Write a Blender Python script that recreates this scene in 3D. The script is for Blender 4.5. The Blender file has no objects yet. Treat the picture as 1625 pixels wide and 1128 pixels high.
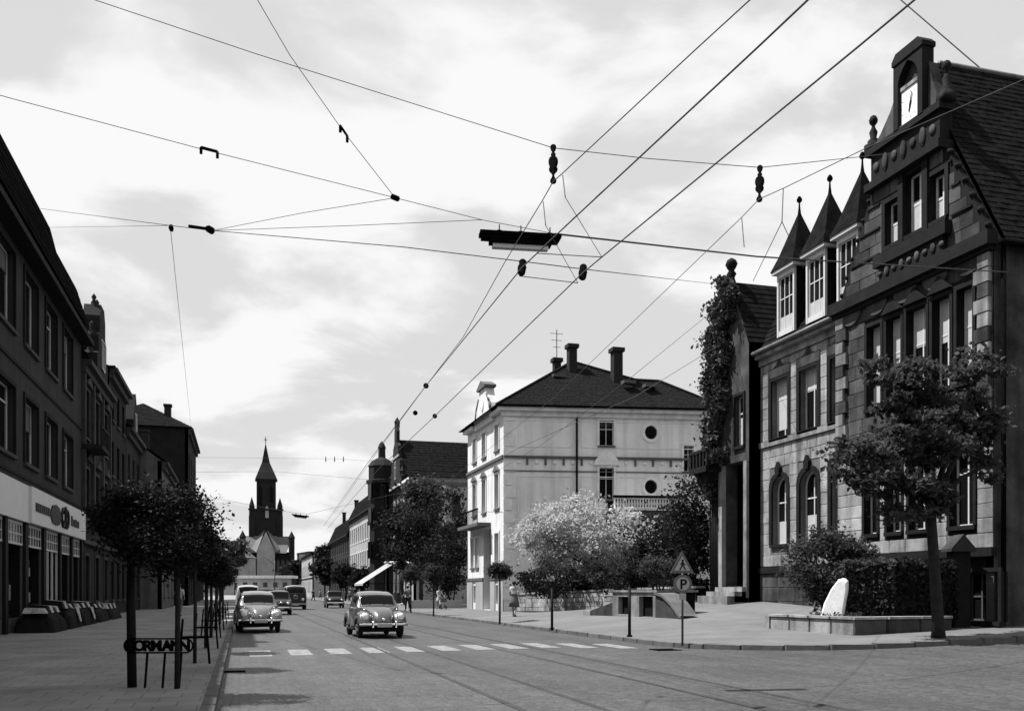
import bpy, math, random
import numpy as np
from mathutils import Vector, Matrix, Euler

random.seed(7); rng = np.random.default_rng(7)
SC = bpy.context.scene
COL = SC.collection
R = math.radians

# ------------------------------------------------------------------ camera
W0, H0, FPX, HOR, EYE = 1625.0, 1128.0, 1500.0, 937.0, 1.5
PHI = math.atan(430.0 / FPX)                      # the street runs along +Y, the camera looks to the right of it
cam_d = bpy.data.cameras.new('camera'); cam = bpy.data.objects.new('camera', cam_d); COL.objects.link(cam)
cam.location = (0, 0, EYE); cam.rotation_euler = (R(90), 0, -PHI)
cam_d.sensor_width = 36.0; cam_d.lens = 36.0 * FPX / W0
cam_d.shift_y = (HOR - H0 / 2) / W0
cam_d.clip_start = 0.1; cam_d.clip_end = 4000
SC.camera = cam

# ------------------------------------------------------------------ sky, sun, exposure
SUN_EL, SUN_AZ = R(62), R(24)                     # sun over the left row of houses, a little ahead
sunv = Vector((-math.cos(SUN_AZ) * math.cos(SUN_EL), math.sin(SUN_AZ) * math.cos(SUN_EL), math.sin(SUN_EL)))
world = bpy.data.worlds.new('World'); SC.world = world; world.use_nodes = True
wn, wl = world.node_tree.nodes, world.node_tree.links
wn.clear()
def wnode(t, **k):
    n = wn.new(t)
    for a, v in k.items(): setattr(n, a, v)
    return n
sky = wnode('ShaderNodeTexSky', sky_type='NISHITA', sun_disc=False, sun_elevation=SUN_EL,
            sun_rotation=math.atan2(sunv.x, sunv.y) % (2 * math.pi), altitude=100, air_density=1.0, dust_density=2.0)
bw = wnode('ShaderNodeRGBToBW'); wl.new(sky.outputs[0], bw.inputs[0])
tc = wnode('ShaderNodeTexCoord')
sep = wnode('ShaderNodeSeparateXYZ'); wl.new(tc.outputs['Generated'], sep.inputs[0])
zz = wnode('ShaderNodeMath', operation='MAXIMUM'); wl.new(sep.outputs[2], zz.inputs[0]); zz.inputs[1].default_value = 0.0
za = wnode('ShaderNodeMath', operation='ADD'); wl.new(zz.outputs[0], za.inputs[0]); za.inputs[1].default_value = 0.30
dv = wnode('ShaderNodeVectorMath', operation='DIVIDE')
cmb = wnode('ShaderNodeCombineXYZ')
for i in range(3): wl.new(za.outputs[0], cmb.inputs[i])
wl.new(tc.outputs['Generated'], dv.inputs[0]); wl.new(cmb.outputs[0], dv.inputs[1])
mp = wnode('ShaderNodeMapping'); mp.inputs['Scale'].default_value = (1.5, 1.9, 0.0); mp.inputs['Location'].default_value = (3.1, 1.7, 0)
mp.inputs['Rotation'].default_value = (0, 0, R(-18))
wl.new(dv.outputs[0], mp.inputs[0])
n1 = wnode('ShaderNodeTexNoise'); n1.inputs['Scale'].default_value = 1.35; n1.inputs['Detail'].default_value = 8; n1.inputs['Roughness'].default_value = 0.54
n1.inputs['Distortion'].default_value = 0.35
wl.new(mp.outputs[0], n1.inputs[0])
cr = wnode('ShaderNodeValToRGB'); cr.color_ramp.interpolation = 'EASE'
cr.color_ramp.elements[0].position = 0.455; cr.color_ramp.elements[1].position = 0.575
wl.new(n1.outputs[0], cr.inputs[0])
# thin haze veil of the clear sky and the white of the clouds, in the sky texture's own units
veil = wnode('ShaderNodeMath', operation='MULTIPLY_ADD'); wl.new(bw.outputs[0], veil.inputs[0]); veil.inputs[1].default_value = 0.06; veil.inputs[2].default_value = 4.35
mix = wnode('ShaderNodeMix', data_type='FLOAT')
wl.new(cr.outputs[0], mix.inputs[0]); wl.new(veil.outputs[0], mix.inputs[2]); mix.inputs[3].default_value = 6.0
bg = wnode('ShaderNodeBackground'); bg.inputs['Strength'].default_value = 0.085
wl.new(mix.outputs[0], bg.inputs['Color'])
wo = wnode('ShaderNodeOutputWorld'); wl.new(bg.outputs[0], wo.inputs[0])

sd = bpy.data.lights.new('sun', 'SUN'); sd.energy = 5.0; sd.angle = R(0.5); sd.color = (1, 1, 1)
sun = bpy.data.objects.new('sun', sd); COL.objects.link(sun)
sun.rotation_euler = (-sunv).to_track_quat('-Z', 'Y').to_euler(); sun.location = (-60, 20, 80)

vs = SC.view_settings
vs.view_transform = 'Standard'; vs.look = 'None'; vs.gamma = 1.0; vs.use_curve_mapping = False
vs.exposure = 0.9

# ------------------------------------------------------------------ pixel <-> place
CP, SP = math.cos(PHI), math.sin(PHI)
def ratio(px): return math.tan(PHI + math.atan((px - W0 / 2) / FPX))
def atY(a, px): return a / ratio(px)                       # Y where the ray of px meets the plane X = a
def depth(X, Y): return Y * CP + X * SP
def zat(X, Y, py): return EYE + (HOR - py) * depth(X, Y) / FPX
def YZ(a, px, py): y = atY(a, px); return y, zat(a, y, py)
def sm(t): t = max(0., min(1., t)); return t * t * (3 - 2 * t)
def rise(Y):
    if Y <= 20: return .03
    if Y <= 38: return .03 + .065 * sm((Y - 20) / 18)
    return .095 * (1 - sm((Y - 38) / 22))
KX = 10.9; LKX = -.3
def road_z(X): return .03 * max(0., X - KX)
def G(X, Y):
    q = max(0., X - KX)
    return .12 + min(q, 14) * rise(Y)
def from_d(px, d):
    r = d * (px - W0 / 2) / FPX
    return r * CP + d * SP, d * CP - r * SP
def ground(px, py, zf=None):
    z = .0
    for _ in range(40):
        d = (EYE - z) * FPX / (py - HOR)
        X, Y = from_d(px, d)
        zn = (zf(X, Y) if zf else 0.)
        z = .5 * z + .5 * zn
    return X, Y, z
def gp(px, py): return ground(px, py, G)
def lp(px, py): return ground(px, py, lambda x, y: .12)
def PH(px, py, h):                                          # point of a ray at height h
    d = (h - EYE) * FPX / (HOR - py); X, Y = from_d(px, d); return Vector((X, Y, h))
def PD(px, py, d):
    X, Y = from_d(px, d); return Vector((X, Y, EYE + (HOR - py) * d / FPX))

# ------------------------------------------------------------------ materials (a black and white photograph: all grey)
MATS = {}; TONE = .60
def mat(name, v, rough=.8, var=.25, scale=1.5, bump=.0, bscale=30., streak=0., rnd=0., metal=0., spec=.14, coat=0., transl=0., slab=None):
    if name in MATS: return MATS[name]
    v *= TONE
    m = bpy.data.materials.new(name); m.use_nodes = True; MATS[name] = m
    N, L = m.node_tree.nodes, m.node_tree.links
    b = N['Principled BSDF']; b.inputs['Roughness'].default_value = rough; b.inputs['Metallic'].default_value = metal
    b.inputs['Specular IOR Level'].default_value = spec; b.inputs['Coat Weight'].default_value = coat; b.inputs['Coat Roughness'].default_value = .06
    def math_(op, a, c):
        n = N.new('ShaderNodeMath'); n.operation = op
        for i, s in enumerate((a, c)):
            if isinstance(s, (int, float)): n.inputs[i].default_value = s
            else: L.new(s, n.inputs[i])
        return n.outputs[0]
    val = None
    tcn = N.new('ShaderNodeTexCoord')
    geo = N.new('ShaderNodeNewGeometry')
    pos = geo.outputs['Position'] if not name.startswith('loc_') else tcn.outputs['Object']
    if var:
        nz = N.new('ShaderNodeTexNoise'); nz.inputs['Scale'].default_value = scale; nz.inputs['Detail'].default_value = 6; nz.inputs['Roughness'].default_value = .65
        L.new(pos, nz.inputs[0])
        mr = N.new('ShaderNodeMapRange'); mr.inputs[1].default_value = .3; mr.inputs[2].default_value = .7; mr.inputs[3].default_value = 1 - var; mr.inputs[4].default_value = 1 + var
        L.new(nz.outputs[0], mr.inputs[0]); val = mr.outputs[0]
    if streak:
        mpn = N.new('ShaderNodeMapping'); mpn.inputs['Scale'].default_value = (2.2, 2.2, .16); L.new(pos, mpn.inputs[0])
        ns = N.new('ShaderNodeTexNoise'); ns.inputs['Scale'].default_value = 1.0; ns.inputs['Detail'].default_value = 5; L.new(mpn.outputs[0], ns.inputs[0])
        ms = N.new('ShaderNodeMapRange'); ms.inputs[1].default_value = .42; ms.inputs[2].default_value = .72; ms.inputs[3].default_value = 1; ms.inputs[4].default_value = 1 - streak
        L.new(ns.outputs[0], ms.inputs[0]); val = math_('MULTIPLY', val if val else 1., ms.outputs[0])
    if rnd:
        oi = N.new('ShaderNodeObjectInfo'); mo = N.new('ShaderNodeMapRange'); mo.inputs[3].default_value = 1 - rnd; mo.inputs[4].default_value = 1 + rnd
        L.new(oi.outputs['Random'], mo.inputs[0]); val = math_('MULTIPLY', val if val else 1., mo.outputs[0])
    if slab:
        bk = N.new('ShaderNodeTexBrick'); bk.inputs['Scale'].default_value = 1.0; bk.inputs['Brick Width'].default_value = slab[0]; bk.inputs['Row Height'].default_value = slab[1]; bk.inputs['Mortar Size'].default_value = .012; bk.inputs['Color1'].default_value = (1, 1, 1, 1); bk.inputs['Color2'].default_value = (.88, .88, .88, 1); bk.inputs['Mortar'].default_value = (.62, .62, .62, 1); L.new(pos, bk.inputs['Vector'])
        sb_ = N.new('ShaderNodeSeparateColor'); L.new(bk.outputs['Color'], sb_.inputs[0]); val = math_('MULTIPLY', val if val else 1., sb_.outputs[0])
    if val is not None:
        fv = math_('MULTIPLY', val, v)
        cb = N.new('ShaderNodeCombineColor')
        for i in range(3): L.new(fv, cb.inputs[i])
        L.new(cb.outputs[0], b.inputs['Base Color'])
    else: b.inputs['Base Color'].default_value = (v, v, v, 1)
    if bump:
        nb = N.new('ShaderNodeTexNoise'); nb.inputs['Scale'].default_value = bscale; nb.inputs['Detail'].default_value = 4; L.new(pos, nb.inputs[0])
        bp = N.new('ShaderNodeBump'); bp.inputs['Strength'].default_value = bump; bp.inputs['Distance'].default_value = .03
        L.new(nb.outputs[0], bp.inputs['Height']); L.new(bp.outputs[0], b.inputs['Normal'])
    if transl:
        t = N.new('ShaderNodeBsdfTranslucent'); t.inputs[0].default_value = (v * 1.3,) * 3 + (1,)
        mx = N.new('ShaderNodeMixShader'); mx.inputs[0].default_value = transl
        out = N['Material Output']; L.new(b.outputs[0], mx.inputs[1]); L.new(t.outputs[0], mx.inputs[2]); L.new(mx.outputs[0], out.inputs[0])
    return m

def sett_material():
    m = bpy.data.materials.new('road_setts'); m.use_nodes = True; N, L = m.node_tree.nodes, m.node_tree.links
    b = N['Principled BSDF']; b.inputs['Roughness'].default_value = .62; b.inputs['Specular IOR Level'].default_value = .35
    g = N.new('ShaderNodeNewGeometry')
    vo = N.new('ShaderNodeTexVoronoi'); vo.inputs['Scale'].default_value = 8.5; vo.inputs['Randomness'].default_value = .55; L.new(g.outputs['Position'], vo.inputs[0])
    ve = N.new('ShaderNodeTexVoronoi'); ve.feature = 'DISTANCE_TO_EDGE'; ve.inputs['Scale'].default_value = 8.5; ve.inputs['Randomness'].default_value = .55; L.new(g.outputs['Position'], ve.inputs[0])
    nz = N.new('ShaderNodeTexNoise'); nz.inputs['Scale'].default_value = .35; nz.inputs['Detail'].default_value = 7; nz.inputs['Roughness'].default_value = .7; L.new(g.outputs['Position'], nz.inputs[0])
    mpn = N.new('ShaderNodeMapping'); mpn.inputs['Scale'].default_value = (1.6, .06, 1); L.new(g.outputs['Position'], mpn.inputs[0])
    nl = N.new('ShaderNodeTexNoise'); nl.inputs['Scale'].default_value = 1.0; nl.inputs['Detail'].default_value = 3; L.new(mpn.outputs[0], nl.inputs[0])
    def mr(s, a, c, d, e):
        n = N.new('ShaderNodeMapRange'); n.inputs[1].default_value = a; n.inputs[2].default_value = c; n.inputs[3].default_value = d; n.inputs[4].default_value = e; L.new(s, n.inputs[0]); return n.outputs[0]
    def mul(a, c):
        n = N.new('ShaderNodeMath'); n.operation = 'MULTIPLY'; L.new(a, n.inputs[0])
        if isinstance(c, float): n.inputs[1].default_value = c
        else: L.new(c, n.inputs[1])
        return n.outputs[0]
    sc_ = N.new('ShaderNodeSeparateColor'); L.new(vo.outputs['Color'], sc_.inputs[0])
    joint = mr(ve.outputs[0], .0, .09, .62, 1.)
    v = mul(mul(mul(mul(joint, mr(sc_.outputs[0], 0, 1, .8, 1.2)), mr(nz.outputs[0], .32, .68, .70, 1.22)), mr(nl.outputs[0], .35, .65, .84, 1.12)), .053)
    cb = N.new('ShaderNodeCombineColor')
    for i in range(3): L.new(v, cb.inputs[i])
    L.new(cb.outputs[0], b.inputs['Base Color'])
    bp = N.new('ShaderNodeBump'); bp.inputs['Strength'].default_value = .35; bp.inputs['Distance'].default_value = .02
    L.new(mr(ve.outputs[0], 0, .2, 0, 1), bp.inputs['Height']); L.new(bp.outputs[0], b.inputs['Normal'])
    return m
M_ROAD = sett_material()
M = dict(
    ground=mat('ground_earth', .10, .95, .3, .05), pave=mat('pavement_slab', .21, .85, .18, .4, .1, 60, slab=(1.0, .6)), pave_l=mat('pavement_left', .36, .85, .32, .5, .15, 40, slab=(.5, .5)),
    kerb=mat('kerb_granite', .16, .8, .25, 3, .2, 40, rnd=.15), paint=mat('road_paint', .29, .7, .45, 5, .1, 60), steel=mat('rail_steel', .062, .6, .3, 2),
    stone=mat('sandstone', .40, .85, .4, 1.6, .25, 14, streak=.6, rnd=.22), stone_d=mat('soot_and_shade_sandstone', .088, .9, .6, 1.0, .3, 12, streak=.5, rnd=.4),
    mortar=mat('stone_mortar', .17, .9, .25, 2, .2, 30), mortar_d=mat('sooty_mortar', .014, .9, .3, 2, .2, 30), trim_d=mat('dark_stone_trim', .015, .85, .4, 2.5, .3, 18, streak=.3),
    white=mat('white_stucco', 1.0, .85, .10, .9, .05, 50, streak=.25), stucco=mat('shade_side_stucco', 1.18, .85, .10, .8, .06, 40, streak=.22), stucco_t=mat('stucco_trim', 1.12, .85, .15, 2, .1, 40),  # same house stucco twice: tone raised for the shaded side, lower for the sunlit front
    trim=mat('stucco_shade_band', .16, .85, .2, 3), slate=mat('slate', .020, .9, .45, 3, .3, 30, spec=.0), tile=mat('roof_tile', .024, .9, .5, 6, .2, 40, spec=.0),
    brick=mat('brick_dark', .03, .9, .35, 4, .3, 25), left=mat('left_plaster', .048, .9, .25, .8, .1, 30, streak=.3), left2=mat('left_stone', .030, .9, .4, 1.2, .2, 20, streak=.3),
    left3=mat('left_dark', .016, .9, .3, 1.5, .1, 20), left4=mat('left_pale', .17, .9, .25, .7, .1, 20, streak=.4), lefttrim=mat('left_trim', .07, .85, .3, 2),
    fascia=mat('fascia_board', .95, .6, .06, 2), ink=mat('black_paint', .010, .5, .2, 3), frame=mat('white_window_paint', .8, .55, .08, 5), frame_d=mat('brown_window_paint', .07, .6, .2, 5),
    glass=mat('window_glass', .010, .07, 0, spec=.45), blind=mat('roller_blind', .62, .8, .08, 6), iron=mat('black_iron', .008, .8, .3, 8, spec=.0), iron_g=mat('grey_iron', .12, .5, .2, 8),
    wood=mat('dark_wood', .012, .7, .3, 6), wire=mat('wire', .16, .8, 0, spec=.0), lamp_w=mat('lamp_glass', .9, .3, 0), zinc=mat('zinc', .20, .5, .3, 3, metal=.2),
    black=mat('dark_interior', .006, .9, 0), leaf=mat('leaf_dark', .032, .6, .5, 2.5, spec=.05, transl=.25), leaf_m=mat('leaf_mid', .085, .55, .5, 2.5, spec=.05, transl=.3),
    leaf_b=mat('leaf_blossom', .56, .7, .55, 1.8, transl=.5), leaf_t=mat('leaf_maple', .095, .6, .5, 2.5, spec=.05, transl=.3), leaf_i=mat('leaf_ivy', .075, .55, .5, 3, transl=.15), leaf_k=mat('leaf_street_tree', .026, .6, .5, 5, spec=.05, transl=.15), bark=mat('bark', .035, .95, .35, 8, .5, 40),
    skin=mat('skin', .42, .6, .05, 10), cloth_w=mat('cloth_white', .62, .85, .15, 12), cloth_d=mat('cloth_dark', .03, .9, .3, 12), cloth_m=mat('cloth_mid', .18, .9, .3, 14), hair=mat('hair', .02, .6, .3, 30),
    car=mat('loc_car_grey', .10, .3, .03, 2, spec=.5, coat=.9), car2=mat('loc_car_pale', .16, .3, .03, 2, spec=.5, coat=.9), car_d=mat('loc_car_dark', .014, .4, .03, 2, spec=.3, coat=.25), car_w=mat('loc_car_white', .55, .3, .03, 2, spec=.5), chrome=mat('chrome', 1.2, .22, 0, metal=1.0), tyre=mat('tyre_rubber', .016, .85, .2, 20),
    lens=mat('headlight_glass', 1.2, .12, .0, spec=.8), carglass=mat('car_glass', .012, .08, 0, spec=.08), sculpt=mat('white_stone', 1.25, .7, .16, 9, .1, 30), awn=mat('awning_canvas', .9, .8, .08, 3, transl=.5),
    sign_w=mat('sign_white', .60, .45, .05, 4), sign_g=mat('sign_grey', .20, .45, .05, 4), clockw=mat('clock_face', 1.3, .5, .04, 4), far=mat('far_stone', .026, .9, .3, .3), far_r=mat('far_roof', .20, .8, .2, .3), far_p=mat('far_pale', .48, .85, .2, .4),
    cloth_s=mat('stall_cloth', .012, .9, .3, 8), goods=mat('folded_goods', .55, .9, .5, 5), hill=mat('hill_wood', .05, .95, .35, .05),
)

# ------------------------------------------------------------------ mesh helpers
def wloc(o):
    v = Vector((0, 0, 0))
    while o is not None: v = v + o.location; o = o.parent
    return v
def link(name, me, parent=None, loc=(0, 0, 0), rz=0.):
    o = bpy.data.objects.new(name, me); COL.objects.link(o)
    o.parent = parent; o.location = loc; o.rotation_euler = (0, 0, rz)
    return o
def tag(o, label=None, cat=None, group=None, kind=None):
    if label: o['label'] = label
    if cat: o['category'] = cat
    if group: o['group'] = group
    if kind: o['kind'] = kind
    return o
def thing(name, label, cat, loc=(0, 0, 0), group=None, rz=0.):
    o = link(name, None, None, loc, rz); o.empty_display_size = .2
    return tag(o, label, cat, group)
def copy_tree(o, parent=None):
    c = o.copy(); COL.objects.link(c); c.parent = parent
    for ch in list(o.children): copy_tree(ch, c)
    return c

class Fr:
    """facade frame: u to the right seen from outside, v inward, z up"""
    def __init__(s, ox, oy, ux, uy):
        l = math.hypot(ux, uy); s.o = Vector((ox, oy, 0)); s.u = Vector((ux / l, uy / l, 0)); s.n = Vector((-s.u.y, s.u.x, 0)); s.ang = math.atan2(uy, ux)
    def __call__(s, u, v, z): return s.o + s.u * u + s.n * v + Vector((0, 0, z))
WORLD = Fr(0, 0, 1, 0)

class MB:
    def __init__(s): s.v = []; s.f = []
    def add(s, vs, fs):
        k = len(s.v); s.v += [tuple(p) for p in vs]; s.f += [tuple(k + i for i in f) for f in fs]; return s
    def poly(s, pts): return s.add(pts, [range(len(pts))])
    def box(s, a, b, F=WORLD):
        (x0, y0, z0), (x1, y1, z1) = a, b
        P = [F(x, y, z) for z in (z0, z1) for (x, y) in ((x0, y0), (x1, y0), (x1, y1), (x0, y1))]
        return s.add(P, [(0, 3, 2, 1), (4, 5, 6, 7), (0, 1, 5, 4), (1, 2, 6, 5), (2, 3, 7, 6), (3, 0, 4, 7)])
    def prism(s, pts, d0, d1, F=WORLD):
        """pts in (u,z); extruded along v from d0 to d1"""
        n = len(pts); P = [F(u, d0, z) for u, z in pts] + [F(u, d1, z) for u, z in pts]
        return s.add(P, [tuple(range(n)), tuple(range(2 * n - 1, n - 1, -1))] + [(i, i + n, (i + 1) % n + n, (i + 1) % n) for i in range(n)])
    def hprism(s, pts, z0, z1):
        n = len(pts); P = [(x, y, z0) for x, y in pts] + [(x, y, z1) for x, y in pts]
        return s.add(P, [tuple(range(n - 1, -1, -1)), tuple(range(n, 2 * n))] + [(i, (i + 1) % n, (i + 1) % n + n, i + n) for i in range(n)])
    def tube(s, path, rad, n=8, cap=True):
        path = [Vector(p) for p in path]; m = len(path)
        if not hasattr(rad, '__len__'): rad = [rad] * m
        k = len(s.v); up = Vector((0, 0, 1)); prev = None
        for i, p in enumerate(path):
            t = (path[min(i + 1, m - 1)] - path[max(i - 1, 0)])
            t = t.normalized() if t.length > 1e-9 else up
            a = prev if prev is not None else (Vector((1, 0, 0)) if abs(t.x) < .8 else Vector((0, 1, 0)))
            a = (a - t * a.dot(t)); a = a.normalized(); prev = a; b = t.cross(a)
            for j in range(n):
                q = 2 * math.pi * j / n; s.v.append(tuple(p + (a * math.cos(q) + b * math.sin(q)) * rad[i]))
        for i in range(m - 1):
            for j in range(n): s.f.append((k + i * n + j, k + i * n + (j + 1) % n, k + (i + 1) * n + (j + 1) % n, k + (i + 1) * n + j))
        if cap: s.f.append(tuple(k + j for j in range(n - 1, -1, -1))); s.f.append(tuple(k + (m - 1) * n + j for j in range(n)))
        return s
    def lathe(s, prof, c=(0, 0, 0), n=12, axis='z'):
        k = len(s.v); m = len(prof)
        for r, h in prof:
            for j in range(n):
                q = 2 * math.pi * j / n
                if axis == 'z': p = (c[0] + r * math.cos(q), c[1] + r * math.sin(q), c[2] + h)
                elif axis == 'y': p = (c[0] + r * math.cos(q), c[1] + h, c[2] + r * math.sin(q))
                else: p = (c[0] + h, c[1] + r * math.cos(q), c[2] + r * math.sin(q))
                s.v.append(p)
        for i in range(m - 1):
            for j in range(n): s.f.append((k + i * n + j, k + i * n + (j + 1) % n, k + (i + 1) * n + (j + 1) % n, k + (i + 1) * n + j))
        s.f.append(tuple(k + j for j in range(n))); s.f.append(tuple(k + (m - 1) * n + j for j in range(n)))
        return s
    def ellip(s, c, r, n=12, m=8):
        prof = [(math.sin(math.pi * i / m) * 1. + 1e-4, -math.cos(math.pi * i / m)) for i in range(m + 1)]
        k = len(s.v); s.lathe(prof, n=n)
        for i in range(k, len(s.v)):
            x, y, z = s.v[i]; s.v[i] = (c[0] + x * r[0], c[1] + y * r[1], c[2] + z * r[2])
        return s
    def mesh(s, name, m, smooth=False, org=Vector((0, 0, 0))):
        me = bpy.data.meshes.new(name); me.from_pydata([(x - org.x, y - org.y, z - org.z) for x, y, z in s.v], [], s.f)
        me.materials.append(M[m] if isinstance(m, str) else m)
        if smooth: me.polygons.foreach_set('use_smooth', [True] * len(me.polygons))
        me.validate(); me.update(); return me
    def build(s, name, m, parent=None, smooth=False, fixn=True):
        me = s.mesh(name, m, smooth, wloc(parent))
        return link(name, me, parent)
    def solo(s, name, m, label, cat, loc=None, group=None, smooth=False):
        loc = Vector(loc) if loc is not None else Vector((0, 0, 0))
        o = link(name, s.mesh(name, m, smooth, loc), None, loc); return tag(o, label, cat, group)

def grid_mesh(name, P, m, parent=None, smooth=True, org=Vector((0, 0, 0))):
    a, b, _ = P.shape; me = bpy.data.meshes.new(name)
    V = P.reshape(-1, 3) - np.array(org)
    F = [(i * b + j, i * b + j + 1, (i + 1) * b + j + 1, (i + 1) * b + j) for i in range(a - 1) for j in range(b - 1)]
    me.from_pydata(V.tolist(), [], F); me.materials.append(M[m] if isinstance(m, str) else m)
    if smooth: me.polygons.foreach_set('use_smooth', [True] * len(me.polygons))
    me.update(); return link(name, me, parent)

_unit = {}
def unit_block(m, k):
    """bevelled block of size 1, origin at its centre; pieces are scaled copies"""
    if (m, k) in _unit: return _unit[(m, k)]
    rr = random.Random(k); e = .035
    def ring(y, g):
        return [(sx * (.5 - g) + rr.uniform(-.008, .008), y, sz * (.5 - g) + rr.uniform(-.015, .015)) for sx, sz in ((-1, -1), (1, -1), (1, 1), (-1, 1))]
    v = ring(-.5, e) + ring(-.30, 0) + ring(.5, 0)
    f = [(0, 1, 2, 3)] + [(i, i + 4, (i + 1) % 4 + 4, (i + 1) % 4) for i in range(4)] + [(i + 4, i + 8, (i + 1) % 4 + 8, (i + 1) % 4 + 4) for i in range(4)]
    me = bpy.data.meshes.new('stone'); me.from_pydata(v, [], f); me.materials.append(M[m]); me.update(); _unit[(m, k)] = me; return me
def block(name, m, F, parent, u0, u1, z0, z1, v0, v1):
    c = F((u0 + u1) / 2, (v0 + v1) / 2, (z0 + z1) / 2)
    o = link(name, unit_block(m, random.randrange(5)), parent, c - wloc(parent), F.ang)
    o.scale = (u1 - u0, v1 - v0, z1 - z0); return o

def ashlar(F, parent, z0, z1, h, lenf, m, umin, umax, holes=(), proud=.02, gap=.012, name='stone', cap=300):
    """courses of single stones laid on a wall, cut at openings"""
    n = max(1, round((z1 - z0) / h)); hh = (z1 - z0) / n; cnt = 0
    for i in range(n):
        za, zb = z0 + i * hh, z0 + (i + 1) * hh
        a = max(umin(za), umin(zb)); b = min(umax(za), umax(zb))
        segs = [(a, b)]
        for (ha, hb, hz0, hz1) in holes:
            if hz0 < zb - .03 and hz1 > za + .03:
                ns = []
                for (p, q) in segs:
                    if ha > p: ns.append((p, min(q, ha)))
                    if hb < q: ns.append((max(p, hb), q))
                    if ha <= p and hb >= q: pass
                segs = [t for t in ns if t[1] - t[0] > .10]
        for (p, q) in segs:
            k = max(1, round((q - p) / lenf)); w = (q - p) / k
            cuts = [p] + [p + w * (j + (random.uniform(-.2, .2) if k > 1 else 0)) for j in range(1, k)] + [q]
            if k > 1 and i % 2: cuts = [p] + [min(q - .1, c + w * .35) for c in cuts[1:-1]] + [q]
            for c0, c1 in zip(cuts, cuts[1:]):
                if c1 - c0 < .08: continue
                block(name, m, F, parent, c0 + gap / 2, c1 - gap / 2, za + gap / 2, zb - gap / 2, -proud - random.uniform(0, .012), .06); cnt += 1
    return cnt

def outline(shape, w, h, n=10):
    if shape == 'arch':
        r = w / 2; return [(-r, 0), (r, 0)] + [(r * math.cos(math.pi * i / n), h - r + r * math.sin(math.pi * i / n)) for i in range(n + 1)]
    if shape == 'round':
        return [(w / 2 * math.cos(2 * math.pi * i / 20), h / 2 + h / 2 * math.sin(2 * math.pi * i / 20)) for i in range(20)]
    return [(-w / 2, 0), (w / 2, 0), (w / 2, h), (-w / 2, h)]
def inset(pts, d):
    cx = sum(p[0] for p in pts) / len(pts); xs = [p[0] for p in pts]; zs = [p[1] for p in pts]
    w, h = max(xs) - min(xs), max(zs) - min(zs); z0 = min(zs)
    return [((p[0]) * (w - 2 * d) / w, z0 + d + (p[1] - z0) * (h - 2 * d) / h) for p in pts]

def wall(F, u0, u1, z0, z1, holes, m, parent, th=.30, name='wall', ends=True):
    """front sheet with openings, their reveals (with arch and round fillets) and the top and ends"""
    b = MB(); us = sorted(set([u0, u1] + [x for h in holes for x in h[:2] if u0 < x < u1])); zs = sorted(set([z0, z1] + [x for h in holes for x in h[2:4] if z0 < x < z1]))
    for ua, ub in zip(us, us[1:]):
        for za, zb in zip(zs, zs[1:]):
            cu, cz = (ua + ub) / 2, (za + zb) / 2
            if any(h[0] < cu < h[1] and h[2] < cz < h[3] for h in holes): continue
            b.poly([F(ua, 0, za), F(ub, 0, za), F(ub, 0, zb), F(ua, 0, zb)])
    for h in holes:
        ua, ub, za, zb = h[:4]; sh = h[4] if len(h) > 4 else 'rect'; c = (ua + ub) / 2
        pts = [(c + x, za + z) for x, z in outline(sh, ub - ua, zb - za)]; n = len(pts)
        for i in range(n):
            p, q = pts[i], pts[(i + 1) % n]; b.poly([F(p[0], 0, p[1]), F(q[0], 0, q[1]), F(q[0], th, q[1]), F(p[0], th, p[1])])
        if sh in ('arch', 'round'):
            for i in range(n):
                p, q = pts[i], pts[(i + 1) % n]
                mz = (p[1] + q[1]) / 2; mu = (p[0] + q[0]) / 2
                if sh == 'arch' and mz < zb - (ub - ua) / 2 - 1e-4: continue
                ex = lambda s_: (ub if mu > c else ua, (zb if mz > (za + zb) / 2 else za))
                b.poly([F(p[0], 0, p[1]), F(q[0], 0, q[1]), F(ex(0)[0], 0, ex(0)[1])])
                # the two little triangles along the straight borders come from neighbouring fans
    if ends:
        b.poly([F(u0, 0, z0), F(u0, 0, z1), F(u0, th, z1), F(u0, th, z0)]); b.poly([F(u1, 0, z0), F(u1, 0, z1), F(u1, th, z1), F(u1, th, z0)])
        b.poly([F(u0, 0, z1), F(u1, 0, z1), F(u1, th, z1), F(u0, th, z1)])
    return b.build(name, m, parent)

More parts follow.
